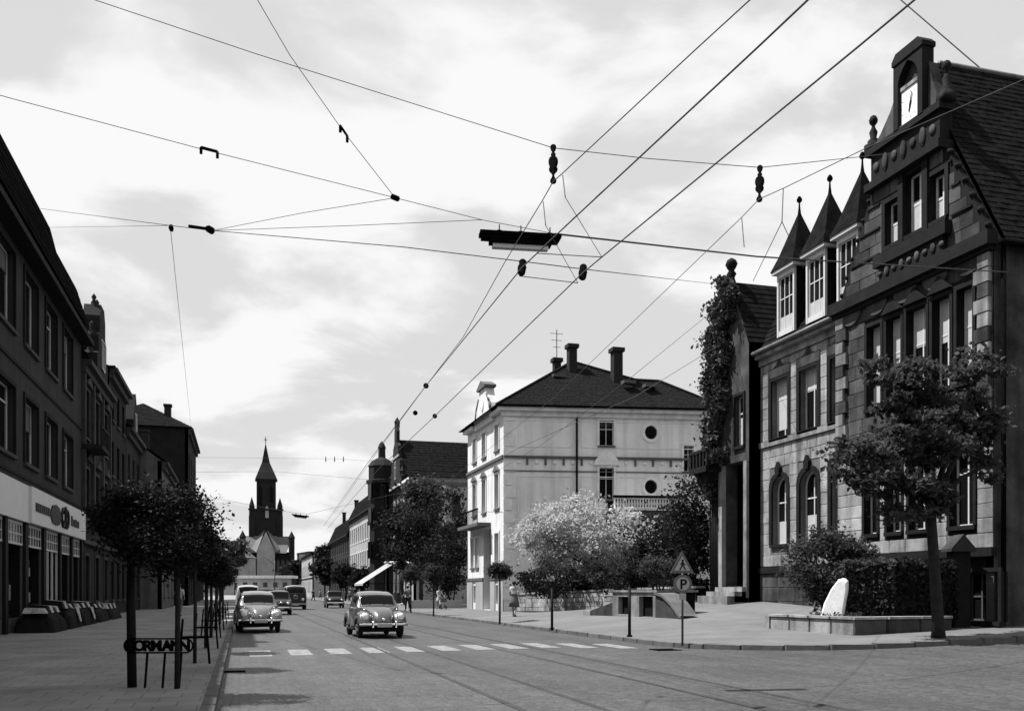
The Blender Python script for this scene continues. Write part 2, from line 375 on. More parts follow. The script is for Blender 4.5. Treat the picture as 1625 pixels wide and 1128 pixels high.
_wc = {}
def window(F, par, ua, ub, za, zb, shape='rect', nx=2, transom=.68, recess=.16, fm='frame', gm='glass', sill='stucco_t', surround=None, sw=.12, blind=None, bz=(0., 1.), split=False, extra=None, fw=.055, name='window'):
    w, h = round(ub - ua, 3), round(zb - za, 3); key = (w, h, shape, nx, transom, recess, fm, gm, sill, surround, sw, split, fw)
    if key not in _wc:
        d = {}; o = outline(shape, w - .004, h - .004); i = inset(o, fw); b = MB(); n = len(o)
        for y0 in (recess,):
            for k in range(n):
                p, q, r, t = o[k], o[(k + 1) % n], i[(k + 1) % n], i[k]
                b.poly([(p[0], y0, p[1]), (q[0], y0, q[1]), (r[0], y0, r[1]), (t[0], y0, t[1])]); b.poly([(t[0], y0, t[1]), (r[0], y0, r[1]), (r[0], y0 + .06, r[1]), (t[0], y0 + .06, t[1])])
        top = h if shape != 'arch' else h - w * .18
        if transom: b.box((-w / 2 + fw, recess + .002, h * transom - fw / 2), (w / 2 - fw, recess + .05, h * transom + fw / 2))
        for k in range(1, nx):
            x = -w / 2 + w * k / nx; b.box((x - fw / 2, recess + .004, fw), (x + fw / 2, recess + .048, top - fw))
        d['frame'] = b.mesh('window_frame', fm)
        if split:
            cuts_x = [-w / 2 + w * k / nx for k in range(nx + 1)]; cuts_z = [0, h * transom, h] if transom else [0, h]
            d['panes'] = []
            for xa, xb in zip(cuts_x, cuts_x[1:]):
                for c0, c1 in zip(cuts_z, cuts_z[1:]):
                    d['panes'].append(MB().poly([(xa, recess + .035, c0), (xb, recess + .035, c0), (xb, recess + .035, c1), (xa, recess + .035, c1)]).mesh('pane', gm))
        else: d['panes'] = [MB().poly([(x, recess + .035, z) for x, z in o]).mesh('pane', gm)]
        if sill: d['sill'] = MB().box((-w / 2 - .10, -.10, -.13), (w / 2 + .10, .14, -.004)).mesh('sill', sill)
        if surround:
            b = MB(); o2 = outline(shape, w, h); c = [(x * (w + 2 * sw) / w, (z * (h + sw) / h if shape != 'round' else (z - h / 2) * (h + 2 * sw) / h + h / 2)) for x, z in o2]; n2 = len(o2)
            rng_ = range(n2) if shape == 'round' else range(1, n2)
            for k in rng_:
                p, q, r, t = o2[k], o2[(k + 1) % n2], c[(k + 1) % n2], c[k]
                A = [(p[0], -.06, p[1]), (q[0], -.06, q[1]), (r[0], -.06, r[1]), (t[0], -.06, t[1])]
                b.poly(A); b.poly([A[3], A[2], (r[0], .0, r[1]), (t[0], .0, t[1])]); b.poly([A[0], A[1], (q[0], .02, q[1]), (p[0], .02, p[1])])
            d['surround'] = b.mesh('surround', surround)
        _wc[key] = d
    d = _wc[key]
    c = F((ua + ub) / 2, 0, za)
    o = link(name, d['frame'], par, c - wloc(par), F.ang)
    for p in d['panes']: link('pane', p, o)
    if 'sill' in d: link('sill', d['sill'], o)
    if 'surround' in d: link('surround', d['surround'], o)
    if blind:
        kb = (w, h, recess, blind, bz)
        if kb not in _wc: _wc[kb] = MB().box((-w / 2 + fw, recess + .014, h * bz[0] + fw), (w / 2 - fw, recess + .03, h * bz[1] - fw)).mesh('blind', blind)
        link('blind', _wc[kb], o)
    return o

def tiles(b, e0, e1, r1, r0, du, dv, th=.035, jit=.008):
    """roof tiles in courses on the plane eave-left, eave-right, ridge-right, ridge-left"""
    e0, e1, r1, r0 = map(Vector, (e0, e1, r1, r0))
    nrm = (e1 - e0).cross((r0 + r1) / 2 - (e0 + e1) / 2).normalized()
    if nrm.z < 0: nrm = -nrm
    b.poly([e0, e1, r1, r0] if (r1 - r0).length > 1e-4 else [e0, e1, r1])
    nv = max(2, round((((r0 + r1) - (e0 + e1)) / 2).length / dv))
    for i in range(nv):
        t0, t1 = i / nv, min(1., (i + 1.08) / nv)
        A, B = e0.lerp(r0, t0), e1.lerp(r1, t0); C, D = e0.lerp(r0, t1), e1.lerp(r1, t1)
        n = max(1, round((B - A).length / du)) if du else 1
        off = .5 / n if (i % 2 and n > 1) else 0
        for k in range(n + (1 if off else 0)):
            s0, s1 = max(0, k / n - off), min(1, (k + .95) / n - off)
            if s1 - s0 < .05 / n: continue
            j = random.uniform(-jit, jit)
            p, q = A.lerp(B, s0) + nrm * (th + j), A.lerp(B, s1) + nrm * (th + j); r, s_ = C.lerp(D, s1) + nrm * (.01 + j), C.lerp(D, s0) + nrm * (.01 + j)
            b.add([p, q, r, s_, A.lerp(B, s0), A.lerp(B, s1)], [(0, 1, 2, 3), (4, 5, 1, 0), (4, 0, 3), (5, 2, 1)])
    return b

# ------------------------------------------------------------------ leaves
def leaf_mesh(name, pts, size, m, up=.35, seed=0):
    """every point becomes one small folded leaf"""
    g = np.random.default_rng(seed); n = len(pts); P = np.asarray(pts, float)
    a = g.normal(size=(n, 3)); a /= np.linalg.norm(a, axis=1)[:, None]
    nn = g.normal(size=(n, 3)); nn[:, 2] += up * 3; nn /= np.linalg.norm(nn, axis=1)[:, None]
    a -= nn * (a * nn).sum(1)[:, None]; a /= np.linalg.norm(a, axis=1)[:, None] + 1e-9
    b = np.cross(nn, a); s = (size * g.uniform(.6, 1.35, n))[:, None]
    V = np.stack([P - a * s * .5, P + b * s * .34 + nn * s * .10, P + a * s * .55, P - b * s * .34 + nn * s * .10], 1).reshape(-1, 3)
    me = bpy.data.meshes.new(name); me.vertices.add(4 * n); me.vertices.foreach_set('co', V.ravel())
    me.loops.add(6 * n); me.polygons.add(2 * n)
    base = (np.arange(n) * 4)[:, None]; idx = (base + np.array([0, 1, 2, 0, 2, 3])).ravel()
    me.loops.foreach_set('vertex_index', idx); me.polygons.foreach_set('loop_start', np.arange(2 * n) * 3)
    me.materials.append(M[m]); me.update(calc_edges=True); return me
def clumps(c, r, k, n, cr, seed, hollow=.55, flat=1.0):
    """n points in k clumps spread through an ellipsoid, denser near its surface"""
    g = np.random.default_rng(seed); c = np.array(c, float); r = np.array(r, float)
    d = g.normal(size=(k, 3)); d /= np.linalg.norm(d, axis=1)[:, None]
    rad = hollow + (1 - hollow) * g.random(k) ** .6
    cen = c + d * rad[:, None] * r * (.82 + .30 * g.random(k))[:, None]
    w = g.random(k) + .35; w /= w.sum(); ids = g.choice(k, n, p=w)
    crs = cr * (.6 + .8 * g.random(k))
    off = g.normal(size=(n, 3)) * crs[ids][:, None] * np.array([1, 1, flat]) * .55
    return cen[ids] + off, cen

def tree(name, label, base, h, cc, cr, nleaf, lsize, m, trunk_r, k=40, clr=.5, group=None, seed=1, limbs=7, hollow=.5, trunk_m='bark', flat=.7, cat='tree', lean=(0, 0)):
    t = thing(name, label, cat, base, group); B = Vector(base)
    pts, cen = clumps(cc, cr, k, nleaf, clr, seed, hollow, flat)
    link('crown', leaf_mesh('crown', pts - np.array(base), lsize, m, seed=seed), t)
    g = random.Random(seed); b = MB(); C = Vector(cc); top = Vector((C.x, C.y, C.z + cr[2] * .3)); fork = B.lerp(Vector((C.x, C.y, C.z - cr[2] * .75)), 1.0)
    mid = B.lerp(fork, .5) + Vector((g.uniform(-.3, .3) * trunk_r * 3, g.uniform(-.3, .3) * trunk_r * 3, 0))
    b.tube([B - Vector((0, 0, .05)), B + Vector((0, 0, .15)), mid, fork, top], [trunk_r * 1.5, trunk_r * 1.05, trunk_r * .9, trunk_r * .75, trunk_r * .2], 10)
    b.build('trunk', trunk_m, t, True)
    for i in range(limbs):
        e = Vector(cen[i * len(cen) // limbs]); s = fork.lerp(top, g.uniform(0, .5)); q = s.lerp(e, .5) + Vector((0, 0, .1 * cr[2]))
        MB().tube([s, q, e], [trunk_r * .5, trunk_r * .3, trunk_r * .08], 6).build('limb', trunk_m, t, True)
    return t

# ================================================================== THE SETTING
def uF(F, px, v=0.):
    k = ratio(px); o = F.o + F.n * v
    return (k * o.y - o.x) / (F.u.x - k * F.u.y)
def FZ(F, px, py, v=0.):
    u = uF(F, px, v); p = F(u, v, 0); return u, zat(p.x, p.y, py)
def FR(F, px0, px1, py0, py1, v=0.):
    """opening on a facade from its pixel box (heights read at its middle)"""
    u0, u1 = uF(F, px0, v), uF(F, px1, v); c = F((u0 + u1) / 2, v, 0)
    return round(min(u0, u1), 3), round(max(u0, u1), 3), round(zat(c.x, c.y, py1), 3), round(zat(c.x, c.y, py0), 3)

o = MB().box((-1500, -300, -.5), (1500, 3000, -.06)).build('ground', 'ground'); tag(o, 'flat earth ground reaching to the horizon under the town', None, kind='structure')
b = MB(); b.poly([(LKX, -30, 0), (KX, -30, 0), (KX, 420, 0), (LKX, 420, 0)])
b.poly([(KX, -30, 0), (75, -30, road_z(75)), (75, 25, road_z(75)), (KX, 25, 0)])
o = b.build('road', M_ROAD); tag(o, 'grey sett-paved main street with a side street branching off', None, kind='structure')

def yk(X): return 23.9 - math.sqrt(max(0., 4.7 ** 2 - (15.6 - X) ** 2)) if X < 15.6 else 19.2
xs = [10.9, 10.95, 11.05, 11.2, 11.5, 12, 12.6, 13.3, 14.2, 15.6, 17, 18.5, 20, 22, 25, 30, 40, 60]
P = []
for X in xs:
    y0 = yk(X); ys = [y0 + (60 - y0) * (i / 36) for i in range(37)] + ([70, 90, 120, 160, 220, 320])
    P.append([(X, y, G(X, y)) for y in ys])
o = grid_mesh('pavement_right', np.array(P), 'pave'); tag(o, 'pale pavement and forecourt sloping up to the clock house', None, kind='structure')
b = MB(); b.box((-7.6, -20, -.05), (LKX - .15, 330, .12)); o2 = b.build('pavement_left', 'pave_l'); tag(o2, 'broad shaded pavement along the shops', None, kind='structure')
# kerbs: single stones near, a plain strip farther on
kr = tag(MB().box((KX - .01, 62, -.04), (KX + .15, 320, .128)).build('kerb_right', 'kerb'), 'granite kerb of the bright pavement', None, kind='structure')
kl = tag(MB().box((LKX - .16, 62, -.04), (LKX, 320, .128)).build('kerb_left', 'kerb'), 'granite kerb of the shaded pavement', None, kind='structure')
path = [(KX, y) for y in np.arange(62, 24, -1.0)] + [(15.6 - 4.7 * math.cos(t), 23.9 - 4.7 * math.sin(t)) for t in np.linspace(0, math.pi / 2, 8)] + [(x, 19.2) for x in np.arange(16.6, 34, 1.0)]
for (xa, ya), (xb, yb) in zip(path, path[1:]):
    F = Fr(xa, ya, xb - xa, yb - ya); l = math.hypot(xb - xa, yb - ya); zm = G((xa + xb) / 2, (ya + yb) / 2)
    if l > .2: block('kerb_stone', 'kerb', F, kr, .008, l - .008, zm - .24, zm + .008, -.02, .16)
for i in range(54):
    F = Fr(LKX, 8 + i, 0, 1); block('kerb_stone', 'kerb', F, kl, .008, .992, -.06, .128, -.0, .16)
# zebra stripes
zb = []
for k in range(11):
    X = .45 + .93 * k; yc = 23.4 + .17 * k - (.06 * max(0, k - 8) * k)
    zb.append(tag(MB().box((X - .26, yc - 1.1, .0), (X + .25, yc + 1.1, .005)).build('crossing_stripe', 'paint'), 'one of the white painted bars of the zebra crossing', None, 'zebra crossing bars', 'structure'))
for X in (3.4, 4.42, 6.35, 7.37):
    tag(MB().box((X - .05, -20, .0), (X + .05, 400, .006)).build('tram_rail', 'steel'), 'steel tram rail set flush into the setts', None, 'tram rails in the street', 'structure')
X, Y, z = ground(1055, 1031); b = MB()
for i in range(6): b.box((X - .28 + i * .1, Y - .22, .0), (X - .22 + i * .1, Y + .22, .02))
b.box((X - .32, Y - .28, 0), (X + .34, Y - .22, .022)); b.box((X - .32, Y + .22, 0), (X + .34, Y + .28, .022)); b.box((X - .32, Y - .22, .0), (X + .34, Y + .22, .006))
b.solo('drain_grate', 'iron', 'black iron gully grate in the gutter at the pavement corner', 'drain', (X, Y, 0))
X, Y, z = lp(345, 1056); MB().box((LKX - .01, Y - .12, 0), (LKX + .38, Y + .12, .02)).solo('drain_grate', 'iron', 'black gully grate against the kerb of the shaded pavement', 'drain', (LKX, Y, 0))

# ------------------------------------------------------------------ clock house
CB = thing('clock_house', 'dark sandstone house with a stepped clock gable, spired dormers and an ivy-clad door tower', 'building', (21, 30, .3))
FB = Fr(20.8, 29.7, 0, -1); FW = Fr(21.1, 35.5, 0, -1); FT = Fr(20.55, 38.8, 0, -1); FS = Fr(20.8, 22.3, 1, 0)
# gable bay
low = [FR(FB, *p) for p in ((1373, 1393, 748, 850), (1409, 1431, 745, 848), (1444, 1471, 742, 842), (1509, 1546, 738, 834))]
low = [(a, c, 3.45, 5.85) for a, c, _, _ in low]
upp = [FR(FB, *p)[:2] + (7.75, 10.55) for p in ((1377, 1399, 0, 1), (1408, 1431, 0, 1), (1440, 1471, 0, 1), (1481, 1509, 0, 1), (1520, 1545, 0, 1))]
bas = [FR(FB, 1532, 1586, 902, 988)]; bas = [(bas[0][0], bas[0][1], .62, 2.05)]
gab = [FR(FB, 1406, 1429, 0, 1)[:2] + (13.0, 14.45), FR(FB, 1438, 1467, 0, 1)[:2] + (13.0, 14.95), FR(FB, 1477, 1501, 0, 1)[:2] + (13.0, 14.45)]
wall(FB, 0, 7.4, 0., 11.6, low + upp + bas, 'mortar_d', CB, name='bay_wall')
b = MB()   # stepped gable sheet
us = [gab[0][0], gab[0][1], gab[1][0], gab[1][1], gab[2][0], gab[2][1]]
gl = lambda z: 0.0 + 1.95 * (z - 11.6) / 3.6; gr = lambda z: 7.4 - 1.95 * (z - 11.6) / 3.6
wall(FB, gl(15.2) + .0, gr(15.2), 11.6, 15.2, gab, 'mortar_d', CB, name='gable_wall', ends=False)
MB().prism([(0, 11.6), (gl(15.2), 11.6), (gl(15.2), 15.2)], 0, .3, FB).build('gable_flank', 'mortar_d', CB); MB().prism([(7.4, 11.6), (gr(15.2), 15.2), (gr(15.2), 11.6)], 0, .3, FB).build('gable_flank', 'mortar_d', CB)
hol = [h for h in low + upp + bas]
def grow(hs, g=.13): return [(a - g, c + g, z0 - .14, z1 + g) for a, c, z0, z1 in hs]
n = ashlar(FB, CB, 2.75, 6.2, .46, .95, 'stone', lambda z: .02, lambda z: 7.38, grow(low), name='stone')
n += ashlar(FB, CB, 6.5, 11.3, .48, .95, 'stone_d', lambda z: .02, lambda z: 7.38, grow(upp), name='stone')
n += ashlar(FB, CB, 11.85, 15.15, .47, .8, 'stone_d', lambda z: gl(z) + .12, lambda z: gr(z) - .12, grow(gab), name='stone')
ashlar(FB, CB, .25, 2.5, .56, 1.1, 'stone_d', lambda z: .02, lambda z: 7.38, grow(bas, .1), name='stone', proud=.06)
for h in low: window(FB, CB, *h, nx=2, transom=.66, recess=.22, sill='trim_d', surround='trim_d', split=True)
low_b = [(0, 1), (0., .45), (.0, .5), (.0, .55)]
for i, h in enumerate(upp): window(FB, CB, *h, nx=2 if i != 2 else 2, transom=.6, recess=.24, sill='trim_d', surround='trim_d', blind='blind', bz=((.0, 1.), (.45, 1.), (.55, 1.), (.5, 1.), (.0, 1.))[i], split=True)
for i, h in enumerate(gab): window(FB, CB, *h, nx=2, transom=.5, recess=.2, sill='trim_d', surround='trim_d', sw=.16, blind='blind', bz=((.0, .55), (.0, .6), (.0, .5))[i], split=True, fw=.075)
for h in bas: window(FB, CB, *h, nx=3, transom=.5, recess=.2, fm='iron_g', sill='trim_d', surround='trim_d', split=True)
b = MB()
b.box((-.08, -.16, 2.5), (7.48, .04, 2.75), FB); b.build('plinth_course', 'trim_d', CB)
b = MB().box((-.05, -.12, 6.22), (7.45, .04, 6.48), FB); b.build('string_course', 'trim_d', CB)
b = MB().box((-.12, -.34, 11.42), (7.52, .04, 11.82), FB).box((-.06, -.2, 11.28), (7.46, .04, 11.42), FB); b.build('ledge', 'trim_d', CB)
for i in range(5):
    u = .9 + i * 1.4; pts = [(u - .55, 11.27)] + [(u - .55 * math.cos(math.pi * k / 8), 11.27 - .42 * math.sin(math.pi * k / 8)) for k in range(1, 8)] + [(u + .55, 11.27)]
    MB().prism(pts[::-1], -.11, .0, FB).build('swag', 'stone_d', CB)
for uu in ((.25, .62), (6.78, 7.15)):
    MB().box((uu[0], -.05, 6.5), (uu[1], .0, 11.27), FB).build('pilaster', 'trim_d', CB)
for k, h in enumerate(upp[1:4]):
    c = (h[0] + h[1]) / 2; MB().prism([(c - .5, 10.72), (c + .5, 10.72), (c + .28, 10.95), (c, 11.2), (c - .28, 10.95)], -.16, -.03, FB).build('window_crown', 'trim_d', CB)
for h0, h1 in zip(gab, gab[1:]):
    MB().box((h0[1] + .02, -.13, 12.75), (h1[0] - .02, .0, 15.1), FB).build('mullion_pier', 'trim_d', CB)
b = MB().box((gab[0][0] - .3, -.3, 12.35), (gab[2][1] + .3, .0, 12.75), FB).box((gab[0][0] - .1, -.2, 11.83), (gab[2][1] + .1, .0, 12.35), FB); b.build('window_parapet', 'trim_d', CB)
for sd in (0, 1):
    for k in range(6):
        z = 12.1 + k * .56; u = gl(z) - .02 if sd == 0 else gr(z) + .02
        c = FB(u, .05, z); MB().ellip(c, (.14, .08, .10), 8, 6).build('crocket', 'trim_d', CB, True)
    ub0, ub1 = ((.06, .66), (6.74, 7.34))[sd]
    for k in range(11):
        z = 6.55 + k * .43; w_ = .0 if k % 2 else .16
        block('quoin', 'stone' if (k + sd) % 3 else 'stone_d', FB, CB, ub0 + (w_ if sd else 0), ub1 - (0 if sd else w_), z, z + .41, -.15, .0)
for z in (12.86, 13.75, 14.55):
    MB().box((gab[2][1] + .28, -.075, z), (gr(z) - .14, .0, z + .06), FB).build('band', 'trim_d', CB); MB().box((gl(z) + .14, -.075, z), (gab[0][0] - .28, .0, z + .06), FB).build('band', 'trim_d', CB)
for i in range(9):
    u = gab[0][0] - .05 + i * (gab[2][1] - gab[0][0] + .1) / 8; MB().ellip(FB(u, -.22, 12.1), (.05, .12, .17 if i % 2 else .09), 8, 6).build('rosette', 'stone_d', CB, True)
# ornament band and clock block
b = MB().box((1.9, -.3, 15.1), (5.5, .3, 15.35), FB).box((2.05, -.12, 15.35), (5.35, .35, 16.3), FB).box((1.9, -.26, 16.3), (5.5, .3, 16.52), FB); b.build('ornament_band', 'trim_d', CB)
for i in range(7):
    u = 2.35 + i * .45; MB().ellip(FB(u, -.14, 15.83), (.06, .15, .30 if i % 2 else .16), 8, 6).build('rosette', 'stone_d', CB, True)
MB().prism([(1.95, 16.5), (3.4, 16.5), (3.4, 18.1), (2.95, 17.4), (2.45, 16.9)], -.05, .3, FB).build('scroll_flank', 'stone_d', CB); MB().prism([(5.45, 16.5), (5.15, 16.9), (4.95, 17.4), (4.78, 18.1), (4.76, 16.5)], -.05, .3, FB).build('scroll_flank', 'stone_d', CB)
for uu in (1.95, 5.45):
    c = FB(uu, .05, 0)
    MB().box((uu - .2, -.18, 16.5), (uu + .2, .25, 16.8), FB).lathe([(.17, 16.8), (.2, 16.9), (.1, 17.0), (.14, 17.2), (.07, 17.35), (.05, 17.42), (.13, 17.52), (.15, 17.62), (.1, 17.74), (.01, 17.8)], (c.x, c.y, 0), 12).build('finial', 'trim_d', CB, True)
b = MB().prism([(3.4, 16.5), (4.76, 16.5), (4.76, 18.6), (3.4, 18.6)], .02, .16, FB)
b.box((3.4, -.28, 16.5), (3.62, .02, 18.6), FB).box((4.54, -.28, 16.5), (4.76, .02, 18.6), FB).prism([(3.62, 17.95), (3.7, 18.15), (3.87, 18.35), (4.08, 18.5), (4.29, 18.35), (4.46, 18.15), (4.54, 17.95), (4.54, 18.6), (3.62, 18.6)], -.28, .02, FB)
b.prism([(3.36, 18.6), (4.80, 18.6), (4.80, 18.75), (4.6, 18.95), (3.55, 18.95), (3.36, 18.75)], -.32, .2, FB); b.build('clock_tower', 'trim_d', CB)
ck = MB().box((3.64, -.16, 16.56), (4.52, .02, 17.66), FB).build('clock_face', 'clockw', CB); ck['label'] = 'white square clock face'
cc = (4.08, 17.11); b = MB().box((3.63, -.2, 17.68), (4.53, .02, 17.8), FB); b.build('clock_frame', 'stone', CB); MB().box((3.62, -.22, 16.46), (4.54, .02, 16.56), FB).build('clock_frame', 'stone', CB)
MB().prism([(3.63, 17.8), (4.53, 17.8), (4.53, 17.95), (4.08, 18.48), (3.63, 17.95)], -.06, .02, FB).build('clock_niche', 'stone_d', CB)
def hand(ang, l, w, v):
    d = (math.sin(ang), math.cos(ang)); p = (-d[1], d[0]); q = [(cc[0] + d[0] * a + p[0] * s, cc[1] + d[1] * a + p[1] * s) for a, s in ((-.08, -w), (-.08, w), (l, w * .5), (l, -w * .5))]
    MB().prism(q, v - .012, v, FB).build('clock_hand', 'ink', ck)
hand(R(14), .36, .028, -.182); hand(R(196), .24, .038, -.17)
for k in range(12):
    a = R(30 * k); d = (math.sin(a), math.cos(a)); p = (-d[1], d[0])
    q = [(cc[0] + d[0] * r_ * (1.08 if k % 3 else 1.1) + p[0] * s, cc[1] + d[1] * r_ * 1.08 + p[1] * s) for r_, s in ((.36, -.012), (.36, .012), (.41, .012), (.41, -.012))]
    MB().prism(q, -.166, -.16, FB).build('hour_mark', 'zinc', ck)
# gable roof, ridge running back from the street
b = MB(); ez = 11.45; xr0, xr1 = 21.05, 34.
tiles(b, (xr0, 22.05, ez), (xr1, 22.05, ez), (xr1, 26.0, 18.8), (xr0, 26.0, 18.8), .3, .24, .03)
tiles(b, (xr1, 29.95, ez), (xr0, 29.95, ez), (xr0, 26.0, 18.8), (xr1, 26.0, 18.8), 0, .33, .03)
rf = b.build('roof', 'slate', CB)
MB().tube([(xr0 + 1, 26.0, 18.83), (xr1, 26.0, 18.83)], .09, 8).build('ridge', 'zinc', rf, True)
b = MB().tube([(20.75, 22.0, 11.42), (34, 22.0, 11.42)], .1, 8).tube([(21.0, 22.15, 11.4), (21.0, 22.15, .6)], .07, 8); b.build('gutter', 'iron', CB, True)
# flank of the bay towards the side street, back and far walls
sw = [(2.2, 3.2, 3.45, 5.85), (5.2, 6.2, 3.45, 5.85), (2.2, 3.2, 7.75, 10.2), (5.2, 6.2, 7.75, 10.2)]
wall(FS, 0, 13, 0., 11.6, sw, 'stone_d', CB, name='side_wall')
for h in sw: window(FS, CB, *h, nx=2, transom=.66, recess=.2, sill='trim_d', surround='trim_d')
b = MB().poly([(33.8, 22.3, 0), (33.8, 45, 0), (33.8, 45, 11.5), (33.8, 22.3, 11.5)]).poly([(33.8, 22.3, 11.5), (33.8, 29.7, 11.5), (33.8, 26, 18.7)]); b.build('back_wall', 'stone_d', CB)
# lit middle wing
lw = [FR(FW, *p)[:2] + (3.4, 6.15, 'arch') for p in ((1226, 1250, 0, 1), (1270, 1298, 0, 1))] + [FR(FW, 1320, 1346, 0, 1)[:2] + (3.4, 6.15)]
uw = [FR(FW, *p)[:2] + (7.75, 10.1) for p in ((1225, 1251, 0, 1), (1270, 1298, 0, 1), (1319, 1347, 0, 1))]
wall(FW, 0, 5.8, 0.4, 11.4, lw + uw, 'mortar', CB, name='wing_wall')
ashlar(FW, CB, 2.5, 7.45, .46, .85, 'stone', lambda z: .02, lambda z: 5.78, grow([h[:4] for h in lw], .14), name='stone')
ashlar(FW, CB, 7.72, 10.9, .46, .85, 'stone', lambda z: .02, lambda z: 5.78, grow([h[:4] for h in uw], .14), name='stone')
for i, h in enumerate(lw): window(FW, CB, *h[:4], shape='arch' if len(h) > 4 else 'rect', nx=2, transom=.62, recess=.24, sill='trim_d', surround='trim_d', sw=.2, blind='blind', bz=((0., .36), (0., .4), (.0, .85))[i])
for i, h in enumerate(uw): window(FW, CB, *h, nx=2, transom=.68, recess=.24, sill='trim_d', surround='trim_d', sw=.2, blind='blind', bz=((.12, 1.), (.62, 1.), (.3, .8))[i], split=True)
for h in lw[:2]:
    c = (h[0] + h[1]) / 2; MB().prism([(c - .13, 6.2), (c + .13, 6.2), (c + .17, 6.5), (c, 6.75), (c - .17, 6.5)], -.16, .0, FW).build('keystone', 'trim_d', CB)
for h in uw:
    c = (h[0] + h[1]) / 2; MB().prism([(h[0] - .2, 10.24), (h[1] + .2, 10.24), (h[1] + .2, 10.62), (h[1] - .15, 10.62), (c + .18, 10.72), (c, 10.98), (c - .18, 10.72), (h[0] + .15, 10.62), (h[0] - .2, 10.62)], -.07, .0, FW).build('window_crown', 'stone_d', CB)
MB().box((0.02, -.1, 7.47), (5.79, .03, 7.7), FW).build('sill_course', 'stone', CB)
MB().box((0.02, -.14, 2.22), (5.79, .03, 2.48), FW).build('plinth_course', 'trim_d', CB)
ashlar(FW, CB, .5, 2.2, .57, 1.2, 'stone_d', lambda z: .02, lambda z: 5.78, [], name='stone', proud=.05)
b = MB().box((.02, -.1, 10.92), (5.79, .03, 11.2), FW).box((.02, -.3, 11.2), (5.79, .03, 11.36), FW); b.build('cornice', 'stone', CB)
MB().tube([(20.72, 29.72, 11.44), (20.72, 35.6, 11.44)], .1, 8).build('gutter', 'zinc', CB, True)
b = MB(); tiles(b, (22.75, 44, 14.5), (22.75, 29.4, 14.5), (26.5, 29.4, 16.3), (26.5, 44, 16.3), 0, .33); tiles(b, (20.85, 35.5, 11.42), (20.85, 29.7, 11.42), (22.75, 29.7, 14.5), (22.75, 35.5, 14.5), 0, .28)
wr = b.build('wing_roof', 'slate', CB)
def dormer(yc):
    d = MB(); hw = .62; F = Fr(20.98, yc + hw, 0, -1)
    d.box((0, .04, 11.7), (2 * hw, 2.0, 14.35), F); ob = d.build('dormer', 'slate', CB)
    b = MB().box((0, -.06, 11.75), (.10, .04, 14.3), F).box((2 * hw - .10, -.06, 11.75), (2 * hw, .04, 14.3), F).box((.12, -.06, 11.75), (2 * hw - .12, .04, 11.95), F).box((.12, -.06, 14.1), (2 * hw - .12, .04, 14.3), F); b.build('dormer_front', 'frame', ob)
    window(F, ob, .12, 2 * hw - .12, 11.95, 14.1, nx=3, transom=.6, recess=.01, sill=None, blind='blind', bz=(0, .28), fw=.04)
    b = MB().box((-.16, -.22, 14.3), (2 * hw + .16, 1.6, 14.42), F); b.build('dormer_cornice', 'frame', ob)
    A = [F(-.2, -.26, 14.42), F(2 * hw + .2, -.26, 14.42), F(2 * hw + .2, 1.35, 14.42), F(-.2, 1.35, 14.42)]; ap = F(hw, .58, 16.75); m_ = [F(hw, .58, 14.42).lerp(a, .72) + Vector((0, 0, .55)) for a in A]
    b = MB()
    for i in range(4): j = (i + 1) % 4; b.poly([A[i], A[j], m_[j], m_[i]]); b.poly([m_[i], m_[j], ap])
    sp = b.build('spire', 'slate', ob)
    MB().lathe([(.07, 16.6), (.04, 16.85), (.03, 17.05), (.10, 17.12), (.11, 17.2), (.06, 17.3), (.01, 17.34)], (ap.x, ap.y, 0), 10).build('spire_ball', 'iron', sp, True)
for h in uw: dormer(35.5 - (h[0] + h[1]) / 2 - .68)
# door tower
tw = [(1.0, 1.5, 12.2, 13.3), (2.15, 2.9, 7.7, 9.85)]; dr = (1.35, 3.02, 1.7, 7.05)
wall(FT, 0, 3.3, .4, 12.0, [tw[1], dr], 'stone_d', CB, name='tower_wall', th=.55)
wall(FT, .9, 2.4, 12.0, 13.5, [tw[0]], 'stone_d', CB, name='tower_gable', ends=False)
b = MB().prism([(0, 12.0), (.9, 12.0), (.9, 13.5), (.75, 13.36)], 0, .3, FT).prism([(3.3, 12.0), (2.55, 13.36), (2.4, 13.5), (2.4, 12.0)], 0, .3, FT).prism([(.9, 13.5), (2.4, 13.5), (1.65, 15.1)], 0, .3, FT); b.build('gable_flank', 'stone_d', CB)
for h in tw: window(FT, CB, *h, nx=2, transom=.66, recess=.2, sill='trim_d', surround='trim_d', blind='blind', bz=(0., .6))
MB().poly([(20.55, 35.5, .4), (21.2, 35.5, .4), (21.2, 35.5, 12), (20.55, 35.5, 12)]).poly([(20.55, 38.8, .4), (33.8, 38.8, .4), (33.8, 38.8, 12), (20.55, 38.8, 12)]).build('tower_side', 'stone_d', CB)
b = MB().poly([FT(1.0, 1.6, 1.2), FT(3.25, 1.6, 1.2), FT(3.25, 1.6, 7.4), FT(1.0, 1.6, 7.4)]).poly([FT(1.0, .3, 1.2), FT(1.0, 1.6, 1.2), FT(1.0, 1.6, 7.4), FT(1.0, .3, 7.4)]).poly([FT(3.25, .56, 1.2), FT(3.25, 1.6, 1.2), FT(3.25, 1.6, 7.4), FT(3.25, .56, 7.4)]).poly([FT(1.0, .3, 7.38), FT(3.25, .3, 7.38), FT(3.25, 1.6, 7.38), FT(1.0, 1.6, 7.38)]); b.build('porch', 'black', CB)  # near-black lining, the shade of the door recess put into its colour
dd = MB().box((1.4, 1.3, 1.7), (2.17, 1.38, 4.6), FT).box((2.2, 1.3, 1.7), (2.97, 1.38, 4.6), FT).box((1.4, 1.28, 4.62), (2.97, 1.4, 4.75), FT).build('door', 'wood', CB)
